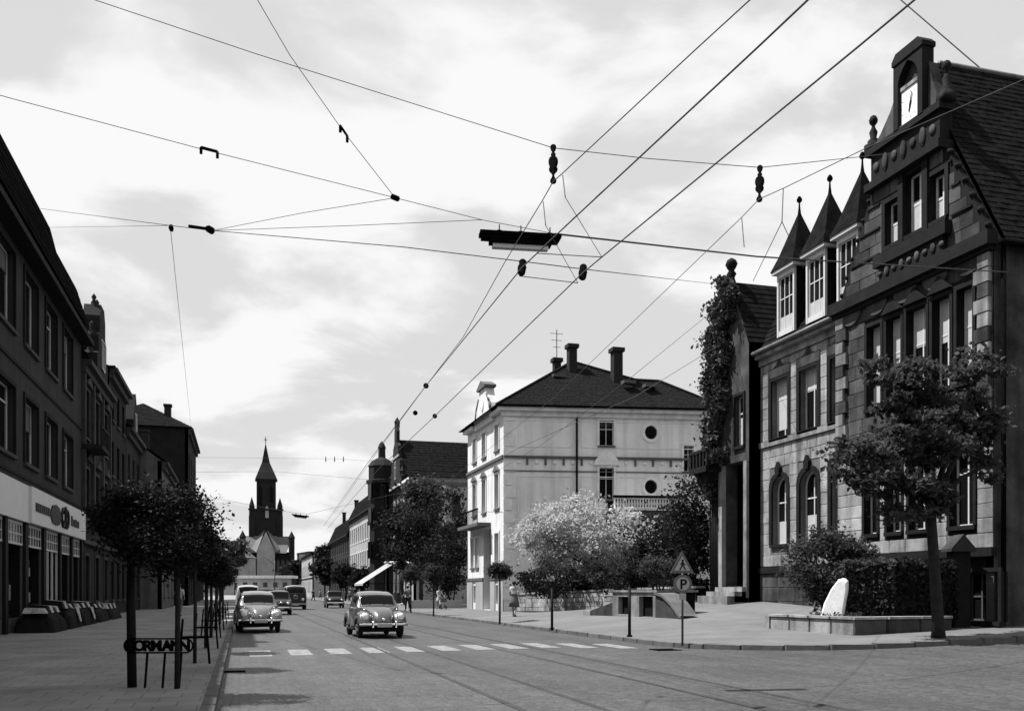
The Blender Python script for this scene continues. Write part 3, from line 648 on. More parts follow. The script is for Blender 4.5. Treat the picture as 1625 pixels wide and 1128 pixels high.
for u in (1.5, 2.3): MB().box((u, 1.27, 2.0), (u + .55, 1.3, 3.0), FT).box((u, 1.27, 3.2), (u + .55, 1.3, 4.4), FT).build('door_panel', 'wood', dd)
MB().ellip(FT(2.12, 1.26, 2.7), (.03, .03, .05), 8, 6).build('handle', 'zinc', dd, True)
MB().box((1.02, -.2, 1.2), (1.33, .0, 7.0), FT).build('door_pilaster', 'stone', CB); MB().box((3.04, -.12, 1.2), (3.3, .0, 7.0), FT).build('door_pilaster', 'stone', CB)
for i, (o_, z) in enumerate(((.3, 1.66), (.65, 1.47), (1.0, 1.28))): MB().box((.9 - .15 * i, -o_, z - .45), (3.25, .5 - .001 * i, z), FT).build('step', 'stone', CB)
b = MB().box((-.35, -.95, 6.75), (1.28, .0, 7.0), FT).prism([(-.2, 6.75), (1.1, 6.75), (.8, 6.2), (.1, 6.2)], -.7, 0., FT).prism([(.0, 6.2), (.9, 6.2), (.6, 5.7), (.3, 5.7)], -.35, 0., FT); b.build('balcony', 'trim_d', CB)
b = MB().box((-.35, -.95, 7.62), (1.28, -.8, 7.75), FT).box((-.35, -.8, 7.62), (-.2, 0, 7.75), FT).box((1.13, -.8, 7.62), (1.28, 0, 7.75), FT)
for i in range(6): b.box((-.33 + i * .31, -.93, 7.0), (-.2 + i * .31, -.82, 7.62), FT)
b.build('balcony_rail', 'trim_d', CB)
b = MB(); tiles(b, (20.4, 35.3, 11.9), (30, 35.3, 11.9), (30, 37.15, 15.0), (20.75, 37.15, 15.0), 0, .3); tiles(b, (30, 39.0, 11.9), (20.4, 39.0, 11.9), (20.75, 37.15, 15.0), (30, 37.15, 15.0), 0, .3); b.build('tower_roof', 'slate', CB)
pk = FT(1.65, .1, 0); MB().lathe([(.2, 14.9), (.14, 15.2), (.22, 15.35), (.12, 15.5), (.2, 15.62), (.27, 15.78), (.2, 15.95), (.05, 16.05)], (pk.x, pk.y, 0), 10).build('finial', 'trim_d', CB, True)

# ivy on the door tower
g = np.random.default_rng(5); n = 22000
u = g.random(n) * 2.7; z = 5.6 + g.random(n) * 9.6
keep = (u < .8 + 1.55 * np.clip((z - 7.5) / 4, .0, 1) * (.8 + .4 * np.sin(z * 2.1) * np.sin(z * .7 + 1))) & (u > np.clip((z - 12.0) / 3.1, 0, 1) * 1.45 - .3)
keep |= (z > 13.2) & (np.abs(u - 1.65) < .75 * np.clip((15.3 - z) / 2, 0.05, 1))
u, z = u[keep], z[keep]; v = -.05 - np.abs(g.normal(size=len(u))) * .22 * (1 + .6 * np.sin(z * 3 + u * 4))
pts = np.stack([20.55 + v, 38.8 - u + .15 * (g.random(len(u)) - .5), z], 1)
m2 = 2600; z2 = 5.2 + g.random(m2) * 7.6; p2 = np.stack([20.5 + g.random(m2) * 2.2, 38.82 + np.abs(g.normal(size=m2)) * .15, z2], 1)
m3 = 900; p3 = np.stack([19.65 + g.random(m3) * .9, 38.9 - g.random(m3) * 1.9 + .1, 7.5 - np.abs(g.normal(size=m3)) * .35 + .2], 1)
pts = np.concatenate([pts, p2, p3]); base = np.array([20.6, 38.9, 5.2])
iv = thing('ivy', 'thick ivy climbing the door tower of the clock house up to its finial', 'ivy', tuple(base))
link('foliage', leaf_mesh('foliage', pts - base, .19, 'leaf_i', up=.1, seed=3), iv)
b = MB()
for i in range(5): b.tube([(20.5, 38.75 - i * .12, .9), (20.48, 38.8 - i * .16, 4), (20.5, 38.7 - i * .22, 8 + i)], [.05, .04, .02], 6)
b.build('stem', 'bark', iv, True)

# ------------------------------------------------------------------ white corner house
WH = thing('white_house', 'pale stucco three-storey house with a dark hipped roof and tall chimneys', 'house', (17, 61.3, .05))
FL = Fr(17, 71.8, 0, -1); SX, SY = .986, -.168; FC = Fr(17, 61.3, SX, SY); LS = 15.2; ZE = 13.7
sh = [FR(FC, 951, 974, 667, 707), FR(FC, 951, 974, 742, 792), FR(FC, 1085, 1101, 707, 748)]
rd = [FR(FC, 1023, 1043, 675, 697) + ('round',), FR(FC, 1023, 1043, 761, 783) + ('round',)]
wall(FC, 0, LS, -.1, ZE, sh + rd, 'stucco', WH, name='side_wall')
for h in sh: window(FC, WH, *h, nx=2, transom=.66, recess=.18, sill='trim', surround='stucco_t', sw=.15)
for h in rd: window(FC, WH, *h[:4], shape='round', nx=1, transom=0, recess=.15, sill=None, surround='stucco_t', sw=.22, fm='frame_d')
z725 = FZ(FC, 940, 727)[1]
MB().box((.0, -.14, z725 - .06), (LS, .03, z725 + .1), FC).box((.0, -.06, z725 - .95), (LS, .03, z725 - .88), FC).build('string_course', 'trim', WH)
for i in range(22):
    u = .9 + i * .62; b = MB()
    b.box((u, -.09, z725 - .5), (u + .14, .0, z725 - .06), FC) if i % 2 else b.ellip(FC(u + .1, -.03, z725 - .32), (.16, .07, .13), 8, 6)
    b.build('frieze_ornament', 'stucco_t' if i % 2 == 0 else 'trim', WH)
for i in range(15): MB().box((-.03, -.05, .9 + i * .86), (.55 if i % 2 else .8, .0, .9 + i * .86 + .76), FC).build('quoin', 'stucco_t', WH)
c = sum(sh[1][:2]) / 2; zt = sh[1][3]
MB().prism([(c - .9, zt + .16), (c + .9, zt + .16), (c + .8, zt + .5), (c + .35, zt + 1.02), (c, zt + 1.12), (c - .35, zt + 1.02), (c - .8, zt + .5)], -.17, .0, FC).build('window_crown', 'stucco_t', WH)
ud = uF(FC, 915); MB().tube([FC(ud, -.12, ZE - .1), FC(ud, -.12, FZ(FC, 915, 766)[1] - 4)], .075, 8).build('downpipe', 'iron', WH, True)
for u0_, u1_ in ((.95, ud - .3), (ud + .3, LS - .3)):
    for z0_, z1_ in ((z725 + .7, ZE - .75), (5.2, z725 - 1.3)):
        MB().box((u0_, -.03, z1_), (u1_, 0, z1_ + .06), FC).box((u0_, -.03, z0_), (u1_, 0, z0_ + .06), FC).box((u0_, -.03, z0_ + .06), (u0_ + .06, 0, z1_), FC).box((u1_ - .06, -.03, z0_ + .06), (u1_, 0, z1_), FC).build('wall_panel_moulding', 'stucco_t', WH)
b = MB().box((-.45, -.45, ZE - .12), (LS, .0, ZE + .12), FC).box((-.2, -.2, ZE - .45), (LS, .0, ZE - .12), FC); b.build('cornice', 'white', WH)
MB().box((-.55, -.62, ZE + .12), (LS + .3, -.3, ZE + .26), FC).build('gutter', 'iron', WH)
# street front
zs3 = (zat(17, 62.6, 713), zat(17, 62.6, 672)); zs2 = (zat(17, 62.6, 806), zat(17, 62.6, 751)); zs1 = (zat(17, 62.6, 897), zat(17, 62.6, 845))
cols = [sum(FR(FL, a, b_, 0, 1)[:2]) / 2 for a, b_ in ((750, 757), (765, 772), (785, 793))]
holes = []
for c in cols:
    holes += [(c - .55, c + .55) + zs3, (c - .55, c + .55) + zs2]
holes += [(cols[2] - .55, cols[2] + .55) + zs1, (cols[0] - 1.15, cols[0] - .15) + zs1, (cols[0] + .25, cols[0] + 1.2) + zs1]
pd = (cols[1] - .2, cols[1] + 1.9, .15, zs1[1] + .5); bw_ = [(cols[0] - .4, cols[0] + .4, .6, 1.9), (cols[2] - .35, cols[2] + .35, .6, 1.9)]
holes = [tuple(round(x, 3) for x in h) for h in holes]
wall(FL, 0, 10.5, -.1, ZE, holes + [pd] + bw_, 'white', WH, name='front_wall', th=.5)
for h in holes: window(FL, WH, *h, nx=2, transom=.7, recess=.22, sill='trim', surround='white', sw=.16)
for h in bw_: window(FL, WH, *h, nx=1, transom=0, recess=.2, sill=None, fm='iron')
MB().poly([FL(pd[0] - .3, 1.3, 0), FL(pd[1] + .3, 1.3, 0), FL(pd[1] + .3, 1.3, pd[3] + .3), FL(pd[0] - .3, 1.3, pd[3] + .3)]).poly([FL(pd[1], .5, 0), FL(pd[1], 1.3, 0), FL(pd[1], 1.3, pd[3]), FL(pd[1], .5, pd[3])]).poly([FL(pd[0], .5, pd[3]), FL(pd[1], .5, pd[3]), FL(pd[1], 1.3, pd[3]), FL(pd[0], 1.3, pd[3])]).build('porch', 'black', WH)
MB().box((pd[0] + .3, 1.2, .3), (pd[1] - .3, 1.28, 3.1), FL).build('door', 'wood', WH)
for ua_, ub2 in ((0, cols[0] - .5), (cols[0] + .5, pd[0] - .002), (pd[1] + .002, cols[2] - .45), (cols[2] + .45, 10.5)):
    if ub2 - ua_ > .05: MB().box((ua_, -.07, -.1), (ub2, 0, 2.25), FL).build('plinth', 'far_p', WH)
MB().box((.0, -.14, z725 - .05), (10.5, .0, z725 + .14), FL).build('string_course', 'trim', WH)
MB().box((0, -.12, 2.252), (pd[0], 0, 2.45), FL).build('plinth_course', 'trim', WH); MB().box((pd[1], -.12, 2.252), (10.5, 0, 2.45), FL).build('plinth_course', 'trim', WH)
for h in holes:
    if abs(h[3] - round(zs2[1], 3)) < .01:
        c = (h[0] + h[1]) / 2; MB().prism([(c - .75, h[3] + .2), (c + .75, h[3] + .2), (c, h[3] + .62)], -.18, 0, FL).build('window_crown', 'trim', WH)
b = MB().box((cols[0] - 1.5, -1.0, zs1[1] + .62), (cols[1] + 1.9, 0., zs1[1] + .85), FL); b.build('balcony', 'trim', WH)
b = MB().box((cols[0] - 1.5, -1.0, zs1[1] + 1.75), (cols[1] + 1.9, -.92, zs1[1] + 1.85), FL)
for i in range(17): b.box((cols[0] - 1.45 + i * (cols[1] - cols[0] + 3.25) / 16, -.98, zs1[1] + .85), (cols[0] - 1.41 + i * (cols[1] - cols[0] + 3.25) / 16, -.94, zs1[1] + 1.75), FL)
b.build('balcony_rail', 'iron', WH)
b = MB().box((.0, -.4, ZE - .1), (2.88, 0, ZE + .12), FL).box((8.12, -.4, ZE - .1), (10.45, 0, ZE + .12), FL); b.build('cornice', 'white', WH)
zg = ZE; MB().prism([(2.9, zg - .3), (8.1, zg - .3), (8.1, zg + .35), (7.6, zg + .5), (7.35, zg + 1.1), (7.0, zg + 1.6), (6.6, zg + 1.8), (6.4, zg + 2.35), (4.6, zg + 2.35), (4.4, zg + 1.8), (4.0, zg + 1.6), (3.65, zg + 1.1), (3.4, zg + .5), (2.9, zg + .35)], -.22, .4, FL).build('front_gable', 'white', WH)
b = MB().prism([(4.3, zg + 2.35), (6.7, zg + 2.35), (6.7, zg + 2.5), (5.5, zg + 2.95), (4.3, zg + 2.5)], -.38, .5, FL); b.build('gable_cap', 'trim', WH)
for s0, s1 in (((2.9, zg + .36), (3.4, zg + .52)), ((3.4, zg + .52), (3.65, zg + 1.12)), ((3.65, zg + 1.12), (4.4, zg + 1.82)), ((8.1, zg + .36), (7.6, zg + .52)), ((7.6, zg + .52), (7.35, zg + 1.12)), ((7.35, zg + 1.12), (6.6, zg + 1.82))):
    MB().tube([FL(s0[0], -.2, s0[1]), FL(s1[0], -.2, s1[1])], .09, 6).build('gable_moulding', 'trim', WH, True)
MB().ellip(FL(5.5, -.24, zg + 1.2), (.06, .4, .5), 12, 8).build('gable_medallion', 'stucco_t', WH, True)
# back walls, roof
A = FC(-.55, -.6, ZE + .2); B = FC(LS + .3, -.6, ZE + .2); C = FC(LS + .3, 10.6, ZE + .2); D = Vector((16.4, 72.4, ZE + .2))
b = MB().poly([(17, 71.8, -.1), tuple(FC(LS, 10.2, -.1)), tuple(FC(LS, 10.2, ZE)), (17, 71.8, ZE)]).poly([FC(LS, 0, -.1), FC(LS, 10.2, -.1), FC(LS, 10.2, ZE), FC(LS, 0, ZE)]); b.build('back_wall', 'stucco', WH)
R1 = PD(908, 575, 69.5); R2 = PD(1008, 604, 67.8); R3 = PD(1046, 606, 67.8)
R1b = R1 + Vector((.3, .5, 0))
b = MB(); tiles(b, A, FC(7.8, -.6, ZE + .2), R1, R1, .3, .34); tiles(b, FC(7.8, -.6, ZE + .2), FC(10.6, -.6, ZE + .2), R2, R1, .3, .34); tiles(b, FC(10.6, -.6, ZE + .2), FC(11.9, -.6, ZE + .2), R3, R2, .3, .34); tiles(b, FC(11.9, -.6, ZE + .2), B, R3, R3, .3, .34)
tiles(b, D, A, R1, R1, .3, .34)
rf = b.build('roof', 'tile', WH); 
MB().poly([B, C, R3]).poly([C, R2, R3]).poly([C, R1, R2]).poly([C, D, R1]).build('roof_back', 'tile', WH)
MB().tube([A, R1 + Vector((0, 0, .05)), R2 + Vector((0, 0, .05)), R3 + Vector((0, 0, .05)), B], .12, 6).build('ridge', 'tile', rf, True)
def chimney(px0, px1, pytop, pybot, d, par, pot=False):
    p0, p1 = PD(px0, pytop, d), PD(px1, pytop, d); w = (p1 - p0).length; zb_ = PD(px0, pybot, d).z; c = (p0 + p1) / 2
    b = MB().box((c.x - w / 2, c.y - w / 2, zb_ - 1.2), (c.x + w / 2, c.y + w / 2, p0.z - .28)).box((c.x - w / 2 - .12, c.y - w / 2 - .12, p0.z - .28), (c.x + w / 2 + .12, c.y + w / 2 + .12, p0.z))
    return b.build('chimney', 'brick', par), c, p0.z
chimney(901, 914, 547, 590, 68.3, WH); chimney(971, 986, 553, 602, 67.5, WH); _, c, zt = chimney(878, 889, 569, 590, 70.5, WH)
b = MB().tube([(c.x, c.y, zt), (c.x, c.y, PD(883, 523, 70.5).z)], .03, 6)
for k, l in ((.3, .5), (.8, .4), (1.3, .3)): b.tube([(c.x - l, c.y, PD(883, 523, 70.5).z - k), (c.x + l, c.y, PD(883, 523, 70.5).z - k)], .02, 5)
b.build('aerial', 'iron', WH)
for px, py in ((886, 597), (997, 607), (1031, 613)):
    F_ = FC; d_ = 66.3 if px > 950 else 67.3; p = PD(px, py, d_); MB().box((p.x - .45, p.y - .35, p.z - .1), (p.x + .45, p.y + .3, p.z + .12)).build('skylight', 'iron_g', WH)
# terrace with balustrade along the side wall
ua, ub_ = uF(FC, 962), uF(FC, 1090, -2.2); zt = zat(FC(ua, -2.2, 0).x, FC(ua, -2.2, 0).y, 809)
tr = MB().box((ua, -2.2, .2), (ub_, -.001, zt), FC).build('terrace', 'trim', WH); b = MB().box((ua - .15, -2.38, zt), (ub_ + .15, -.002, zt + .14), FC); b.build('terrace_slab', 'stucco_t', tr)
zt += .14; MB().box((ua, -2.3, zt + .68), (ub_, -2.05, zt + .84), FC).build('balustrade_rail', 'trim_d', tr)
MB().box((ua, -.06, zt), (ub_, -.004, zt + .8), FC).build('dark_wall_band', 'glass', tr)  # dark glossy band on the wall behind the balusters
pm = MB().lathe([(.09, 0), (.09, .06), (.05, .12), (.09, .3), (.05, .56), (.09, .62), (.09, .68)], n=8).mesh('baluster', 'stucco_t', True)
for i in range(26):
    p = FC(ua + .12 + i * (ub_ - ua - .24) / 25, -2.18, zt); link('baluster', pm, tr, p - wloc(tr))
for i in range(3):
    w0 = ua + .4 + i * (ub_ - ua) / 3; MB().box((w0, -2.25, 1.6), (w0 + 1.3, -2.2, zt - 1.0), FC).build('terrace_window', 'glass', tr)
    MB().box((w0 - .1, -2.3, zt - 1.0), (w0 + 1.4, -2.2, zt - .8), FC).build('lintel', 'stucco_t', tr)

# ================================================================== ROWS OF HOUSES
def house(label, F, L, D, z0, ze, zr, wm, storeys, cols, ww=1.05, roof='gable', trim='lefttrim', rm='slate', fm='frame_d', sill='lefttrim', surround=None, cornice=True, chim=(), name='house', nx=2, sidewin=None, ground_dark=True, group=None, hipf=.5, cat='house'):
    base = F(L / 2, 0, z0); H = thing(name, label, cat, tuple(base), group)
    holes = [(round(c - ww / 2, 3), round(c + ww / 2, 3), a, b_) for c in cols for a, b_ in storeys]
    wall(F, 0, L, z0 - .2, ze, holes, wm, H, th=.3, name='front_wall')
    for h in holes: window(F, H, *h, nx=nx, transom=.68, recess=.16, fm=fm, sill=sill, surround=surround)
    b = MB(); Q = lambda u, v, z: F(u, v, z)
    for u in (0, L): b.poly([Q(u, .0, z0 - .2), Q(u, D, z0 - .2), Q(u, D, ze), Q(u, 0., ze)])
    b.poly([Q(0, D, z0 - .2), Q(L, D, z0 - .2), Q(L, D, ze), Q(0, D, ze)])
    if roof == 'gable':
        for u in (0, L): b.poly([Q(u, 0, ze), Q(u, D, ze), Q(u, D / 2, zr - .05)])
    b.build('side_wall', wm, H)
    e = .35; b = MB()
    if roof == 'gable':
        tiles(b, Q(-.1, -e, ze - .05), Q(L + .1, -e, ze - .05), Q(L + .1, D / 2, zr), Q(-.1, D / 2, zr), 0, .4); tiles(b, Q(L + .1, D + e, ze - .05), Q(-.1, D + e, ze - .05), Q(-.1, D / 2, zr), Q(L + .1, D / 2, zr), 0, .6)
    elif roof == 'hip':
        a, c = L * hipf * .9, L * (1 - hipf * .9); ra, rc = Q(a, D / 2, zr), Q(c, D / 2, zr)
        tiles(b, Q(-e, -e, ze), Q(L + e, -e, ze), rc, ra, 0, .4); tiles(b, Q(-e, D + e, ze), Q(-e, -e, ze), ra, ra, 0, .4); tiles(b, Q(L + e, -e, ze), Q(L + e, D + e, ze), rc, rc, 0, .4); tiles(b, Q(L + e, D + e, ze), Q(-e, D + e, ze), ra, rc, 0, .6)
    elif roof == 'mansard':
        m = 1.1; tiles(b, Q(0, -e, ze), Q(L, -e, ze), Q(L, m, zr), Q(0, m, zr), 0, .3); tiles(b, Q(0, m, zr), Q(L, m, zr), Q(L, D / 2, zr + 1.2), Q(0, D / 2, zr + 1.2), 0, .5)
        for u in (0, L): b.poly([Q(u, -e, ze), Q(u, m, zr), Q(u, D / 2, zr + 1.2), Q(u, D, ze)])
        b.poly([Q(0, D, ze), Q(L, D, ze), Q(L, D / 2, zr + 1.2), Q(0, D / 2, zr + 1.2)])
    rf = b.build('roof', rm, H)
    for (u, v, h) in chim:
        MB().box((u - .35, v - .3, ze - .2), (u + .35, v + .3, h - .2), F).box((u - .43, v - .38, h - .2), (u + .43, v + .38, h), F).build('chimney', 'brick', rf)
    if cornice: MB().box((0.01, -.45, ze - .25), (L - .01, .0, ze - .01), F).box((.01, -.22, ze - .6), (L - .01, .0, ze - .25), F).build('cornice', trim, H)
    if len(storeys) > 1:
        zc = storeys[0][1] + .55 if storeys[0][0] < 3.5 else storeys[0][0] - .5
        MB().box((.01, -.14, zc), (L - .01, 0, zc + .2), F).build('string_course', trim, H)
    return H

# ---- shop building on the left
F1 = Fr(-7.2, 30, 0, 1); L1 = 18.2
SB = thing('shop_building', 'plain dark plaster building with a pale lettered fascia over its shop windows', 'building', (-7.2, 39, .1))
yc = [3.4, 7.1, 10.8, 14.5]; rows = ((10.05, 12.6), (5.95, 8.2))
hs = [(c - 1.1, c + 1.1, a, b_) for c in yc for a, b_ in rows]
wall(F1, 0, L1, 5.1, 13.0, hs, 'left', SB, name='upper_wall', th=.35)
for i_, h in enumerate(hs): window(F1, SB, *h, nx=2, transom=(0, .75)[i_ % 3 == 1], recess=.2, fm='frame', sill='lefttrim', surround='left3', sw=.14, split=True, fw=.05, blind=('left4' if i_ % 3 == 0 else None), bz=(.55, 1.) if i_ % 2 else (.7, 1.))
MB().box((0, -.05, 9.0), (L1, 0, 9.12), F1).box((0, -.04, 5.35), (L1, 0, 5.45), F1).build('wall_band', 'left3', SB)
MB().box((6.2, -.22, 3.86), (L1 - .25, .0, 5.13), F1).build('fascia', 'fascia', SB)
MB().box((0, -.12, 3.86), (6.15, .0, 5.13), F1).build('fascia_return', 'fascia', SB)
def text(body, size, F, u, v, z, m, par, name='lettering', shear=0., ext=.015, align='LEFT', bold=0.0, width=1.0):
    cu = bpy.data.curves.new(name, 'FONT'); cu.body = body; cu.size = size; cu.extrude = ext; cu.shear = shear; cu.align_x = align; cu.offset = bold; cu.space_character = width
    t = bpy.data.objects.new(name, cu); COL.objects.link(t); dg = bpy.context.evaluated_depsgraph_get()
    me = bpy.data.meshes.new_from_object(t.evaluated_get(dg)); bpy.data.objects.remove(t); me.materials.clear(); me.materials.append(M[m])
    rot = Matrix.Rotation(F.ang, 4, 'Z') @ Matrix.Rotation(R(90), 4, 'X'); me.transform(rot)
    p = F(u, v, z); return link(name, me, par, p - wloc(par))
# blurred black lettering of the fascia: a bar of small letters, a large monogram in a dark lozenge, small letters again
b = MB().prism([(9.3, 4.42), (9.75, 4.78), (10.5, 4.86), (11.2, 4.78), (11.7, 4.45), (11.2, 4.12), (10.5, 4.06), (9.75, 4.12)], -.26, -.22, F1); b.build('sign_lozenge', 'ink', SB)
for i in range(7): MB().box((6.75 + i * .37, -.25, 4.32), (7.05 + i * .37, -.22, 4.62), F1).build('sign_letter', 'ink', SB)
for i, (w_, h_) in enumerate(((.30, .42), (.26, .3), (.28, .3), (.24, .34), (.26, .3), (.24, .3))): MB().box((14.0 + i * .34, -.25, 4.28), (14.0 + i * .34 + w_, -.22, 4.28 + h_), F1).build('sign_letter', 'ink', SB)
for u_ in (12.0, 12.9):
    pts = [F1(u_ + .32 * math.cos(t), -.235, 4.47 + .36 * math.sin(t)) for t in np.linspace(.6, 2 * math.pi - .3 if u_ < 12.5 else 2 * math.pi + .6, 16)]; MB().tube(pts, .07, 6).build('sign_letter', 'ink', SB)
MB().tube([F1(12.45, -.235, 4.05), F1(12.5, -.235, 4.95)], .07, 6).build('sign_letter', 'ink', SB)
# shop front
MB().poly([F1(0, 2.2, .1), F1(L1, 2.2, .1), F1(L1, 2.2, 3.9), F1(0, 2.2, 3.9)]).poly([F1(0, 0.05, 3.88), F1(L1, .05, 3.88), F1(L1, 2.2, 3.88), F1(0, 2.2, 3.88)]).poly([F1(L1 - .02, 0.05, .1), F1(L1 - .02, 2.2, .1), F1(L1 - .02, 2.2, 3.88), F1(L1 - .02, .05, 3.88)]).build('shop_interior', 'left3', SB)
for u0, u1 in ((0, .3), (3.0, 3.35), (5.9, 6.35), (9.05, 9.45), (12.35, 12.7), (15.1, 15.5), (17.8, 18.2)): MB().box((u0, -.08, .1), (u1, .4, 3.86), F1).build('shop_pier', 'wood', SB)
def shop_win(u0, u1, door=False):
    o = MB().box((u0, .02, 3.05), (u1, .1, 3.12), F1).box((u0, .02, 3.74), (u1, .1, 3.84), F1).box((u0, .025, 3.4), (u1, .08, 3.44), F1)
    k = max(3, round((u1 - u0) / .42))
    for i in range(k + 1): x = u0 + (u1 - u0) * i / k; o.box((x - .03, .03, 3.12), (x + .03, .07, 3.74), F1)
    w = o.build('transom', 'frame', SB)
    for i in range(k):
        for z in (3.12, 3.44): MB().poly([F1(u0 + (u1 - u0) * i / k, .05, z), F1(u0 + (u1 - u0) * (i + 1) / k, .05, z), F1(u0 + (u1 - u0) * (i + 1) / k, .05, z + .3), F1(u0 + (u1 - u0) * i / k, .05, z + .3)]).build('pane', 'glass', w)
    f = MB().box((u0, .03, .15), (u0 + .06, .1, 3.05), F1).box((u1 - .06, .03, .15), (u1, .1, 3.05), F1).box((u0 + .06, .03, .15), (u1 - .06, .12, .6 if not door else .3), F1)
    if door: f.box(((u0 + u1) / 2 - .5, .03, .3), ((u0 + u1) / 2 - .42, .1, 3.05), F1).box(((u0 + u1) / 2 + .42, .03, .3), ((u0 + u1) / 2 + .5, .1, 3.05), F1)
    f.build('shop_window', 'frame' if door else 'iron_g', SB)
    rr = random.Random(int(u0 * 10))
    for i in range(9):
        a = rr.uniform(u0 + .15, u1 - .5); z = rr.uniform(.7, 2.4); s = rr.uniform(.15, .45)
        MB().box((a, .35 + .12 * i, z), (a + s, .4 + .12 * i, z + s * rr.uniform(.6, 1.6)), F1).build('display_card', rr.choice(('fascia', 'goods', 'left3', 'lefttrim')), SB)
    MB().box((u0 + .1, .3, .6), (u1 - .1, 1.2, .68), F1).build('display_shelf', 'wood', SB)
for u0, u1, d in ((.3, 3.0, 0), (3.35, 5.9, 0), (6.35, 9.05, 0), (9.45, 12.35, 1), (12.7, 15.1, 0), (15.5, 17.8, 0)): shop_win(u0, u1, d)
# dark eaves and attic
b = MB().box((-.5, -.55, 12.98), (L1 - .0, .35, 13.2), F1).box((-.5, -.3, 13.2), (L1, .3, 13.5), F1); b.build('cornice', 'left3', SB)
b = MB(); tiles(b, F1(-.5, -.45, 13.5), F1(11.8, -.45, 13.5), F1(11.8, .2, 16.1), F1(-.5, .2, 16.1), 0, .3); tiles(b, F1(11.8, -.45, 13.5), F1(L1, -.45, 13.5), F1(L1, .2, 15.6), F1(11.8, .2, 15.6), 0, .3)
b.add([F1(-.5, .2, 16.1), F1(11.8, .2, 16.1), F1(11.8, 5, 16.9), F1(-.5, 5, 16.9)], [(0, 1, 2, 3)]).add([F1(11.8, .2, 15.6), F1(L1, .2, 15.6), F1(L1, 5, 16.5), F1(11.8, 5, 16.5)], [(0, 1, 2, 3)]).add([F1(11.8, -.45, 13.5), F1(11.8, .2, 16.1), F1(11.8, 5, 16.9), F1(11.8, 5, 13.5)], [(0, 1, 2, 3)])
b.poly([F1(L1, -.4, 13), F1(L1, 5, 13), F1(L1, 5, 16.5), F1(L1, .2, 15.6)]); b.build('roof', 'slate', SB)
b = MB().poly([F1(0, 0, .1), F1(0, 10, .1), F1(0, 10, 16), F1(0, 0, 13)]).poly([F1(L1, 0, 3.9), F1(L1, 10, 3.9), F1(L1, 10, 16), F1(L1, 0, 13.2)]).poly([F1(0, 5, 16), F1(L1, 5, 16), F1(L1, 10, 13), F1(0, 10, 13)]).poly([F1(0, 10, 0), F1(L1, 10, 0), F1(L1, 10, 13), F1(0, 10, 13)]); b.build('side_wall', 'left3', SB)

FZ0 = Fr(-7.2, -12, 0, 1)
house('unseen dark plaster house added beside the lettered shop to shade the pavement', FZ0, 41.9, 10, .12, 13.4, 15.0, 'left', ((1.0, 3.2), (4.6, 6.4), (7.6, 9.4)), [2.5 + 4 * i for i in range(10)], 1.6, 'mansard', 'left3', fm='frame')  # unseen house, added and sized so its shadow covers the left pavement
# ---- ornate house beside it
F2 = Fr(-7.2, 48.2, 0, 1)
st = ((1.0, 3.2), (5.0, 7.4), (8.9, 11.2))
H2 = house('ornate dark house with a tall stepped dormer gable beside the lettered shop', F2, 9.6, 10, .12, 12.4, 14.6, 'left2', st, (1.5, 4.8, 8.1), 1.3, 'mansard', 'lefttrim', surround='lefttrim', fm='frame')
for u in (.1, 3.0, 6.3, 9.2): MB().box((u, -.16, 4.3), (u + .32, 0, 11.8), F2).build('pilaster', 'lefttrim', H2)
for u in (1.5, 4.8, 8.1):
    for z in (7.75, 11.4): MB().prism([(u - .9, z), (u + .9, z), (u, z + .45)], -.2, 0, F2).build('window_crown', 'lefttrim', H2)
b = MB().prism([(2.9, 12.38), (6.7, 12.38), (6.7, 13.4), (6.2, 13.6), (6.2, 14.4), (5.8, 14.7), (5.8, 15.5), (5.4, 16.15), (4.2, 16.15), (3.8, 15.5), (3.8, 14.7), (3.4, 14.4), (3.4, 13.6), (2.9, 13.4)], -.3, .5, F2); gd = b.build('dormer_gable', 'left2', H2)
window(F2, H2, 4.2, 5.4, 12.9, 14.4, nx=2, transom=0, recess=-.36, fm='frame', sill=None)
for u, z in ((2.95, 13.4), (6.65, 13.4), (3.55, 14.5), (6.05, 14.5), (4.3, 16.1), (5.3, 16.1)):
    c = F2(u, .05, 0); MB().lathe([(.14, z - .05), (.16, z + .15), (.07, z + .3), (.13, z + .45), (.02, z + .62)], (c.x, c.y, 0), 8).build('finial', 'left2', gd, True)
b = MB().box((0.01, -.9, 8.2), (2.6, 0, 8.4), F2)
for i in range(9): b.box((.05 + i * .31, -.88, 8.4), (.11 + i * .31, -.82, 9.2), F2)
b.box((.01, -.9, 9.2), (2.6, -.8, 9.3), F2).build('balcony', 'left2', H2)
# ---- further houses on the shaded side
F3 = Fr(-7.2, 57.9, 0, 1)
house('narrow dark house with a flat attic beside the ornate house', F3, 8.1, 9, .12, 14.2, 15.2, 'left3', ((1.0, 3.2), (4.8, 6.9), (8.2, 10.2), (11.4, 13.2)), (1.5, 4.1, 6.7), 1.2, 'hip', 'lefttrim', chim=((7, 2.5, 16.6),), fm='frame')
F3b = Fr(-7.2, 66.1, 0, 1)
h3b = house('dark house with a peaked dormer between the flat attic house and the pale gable end', F3b, 9.0, 9, .12, 12.2, 15.6, 'left2', ((1.0, 3.2), (4.8, 6.9), (8.2, 10.6)), (1.6, 4.5, 7.4), 1.2, 'gable', 'lefttrim', chim=((8, 2.0, 16.0),), fm='frame')
MB().prism([(3.0, 12.15), (6.0, 12.15), (6.0, 13.2), (4.5, 15.2), (3.0, 13.2)], -.15, 2.0, F3b).build('dormer', 'left3', h3b)
window(F3b, h3b, 4.0, 5.0, 12.5, 13.8, nx=2, transom=0, recess=-.2, fm='frame', sill=None)
F4 = Fr(-5.7, 75.2, 0, 1)
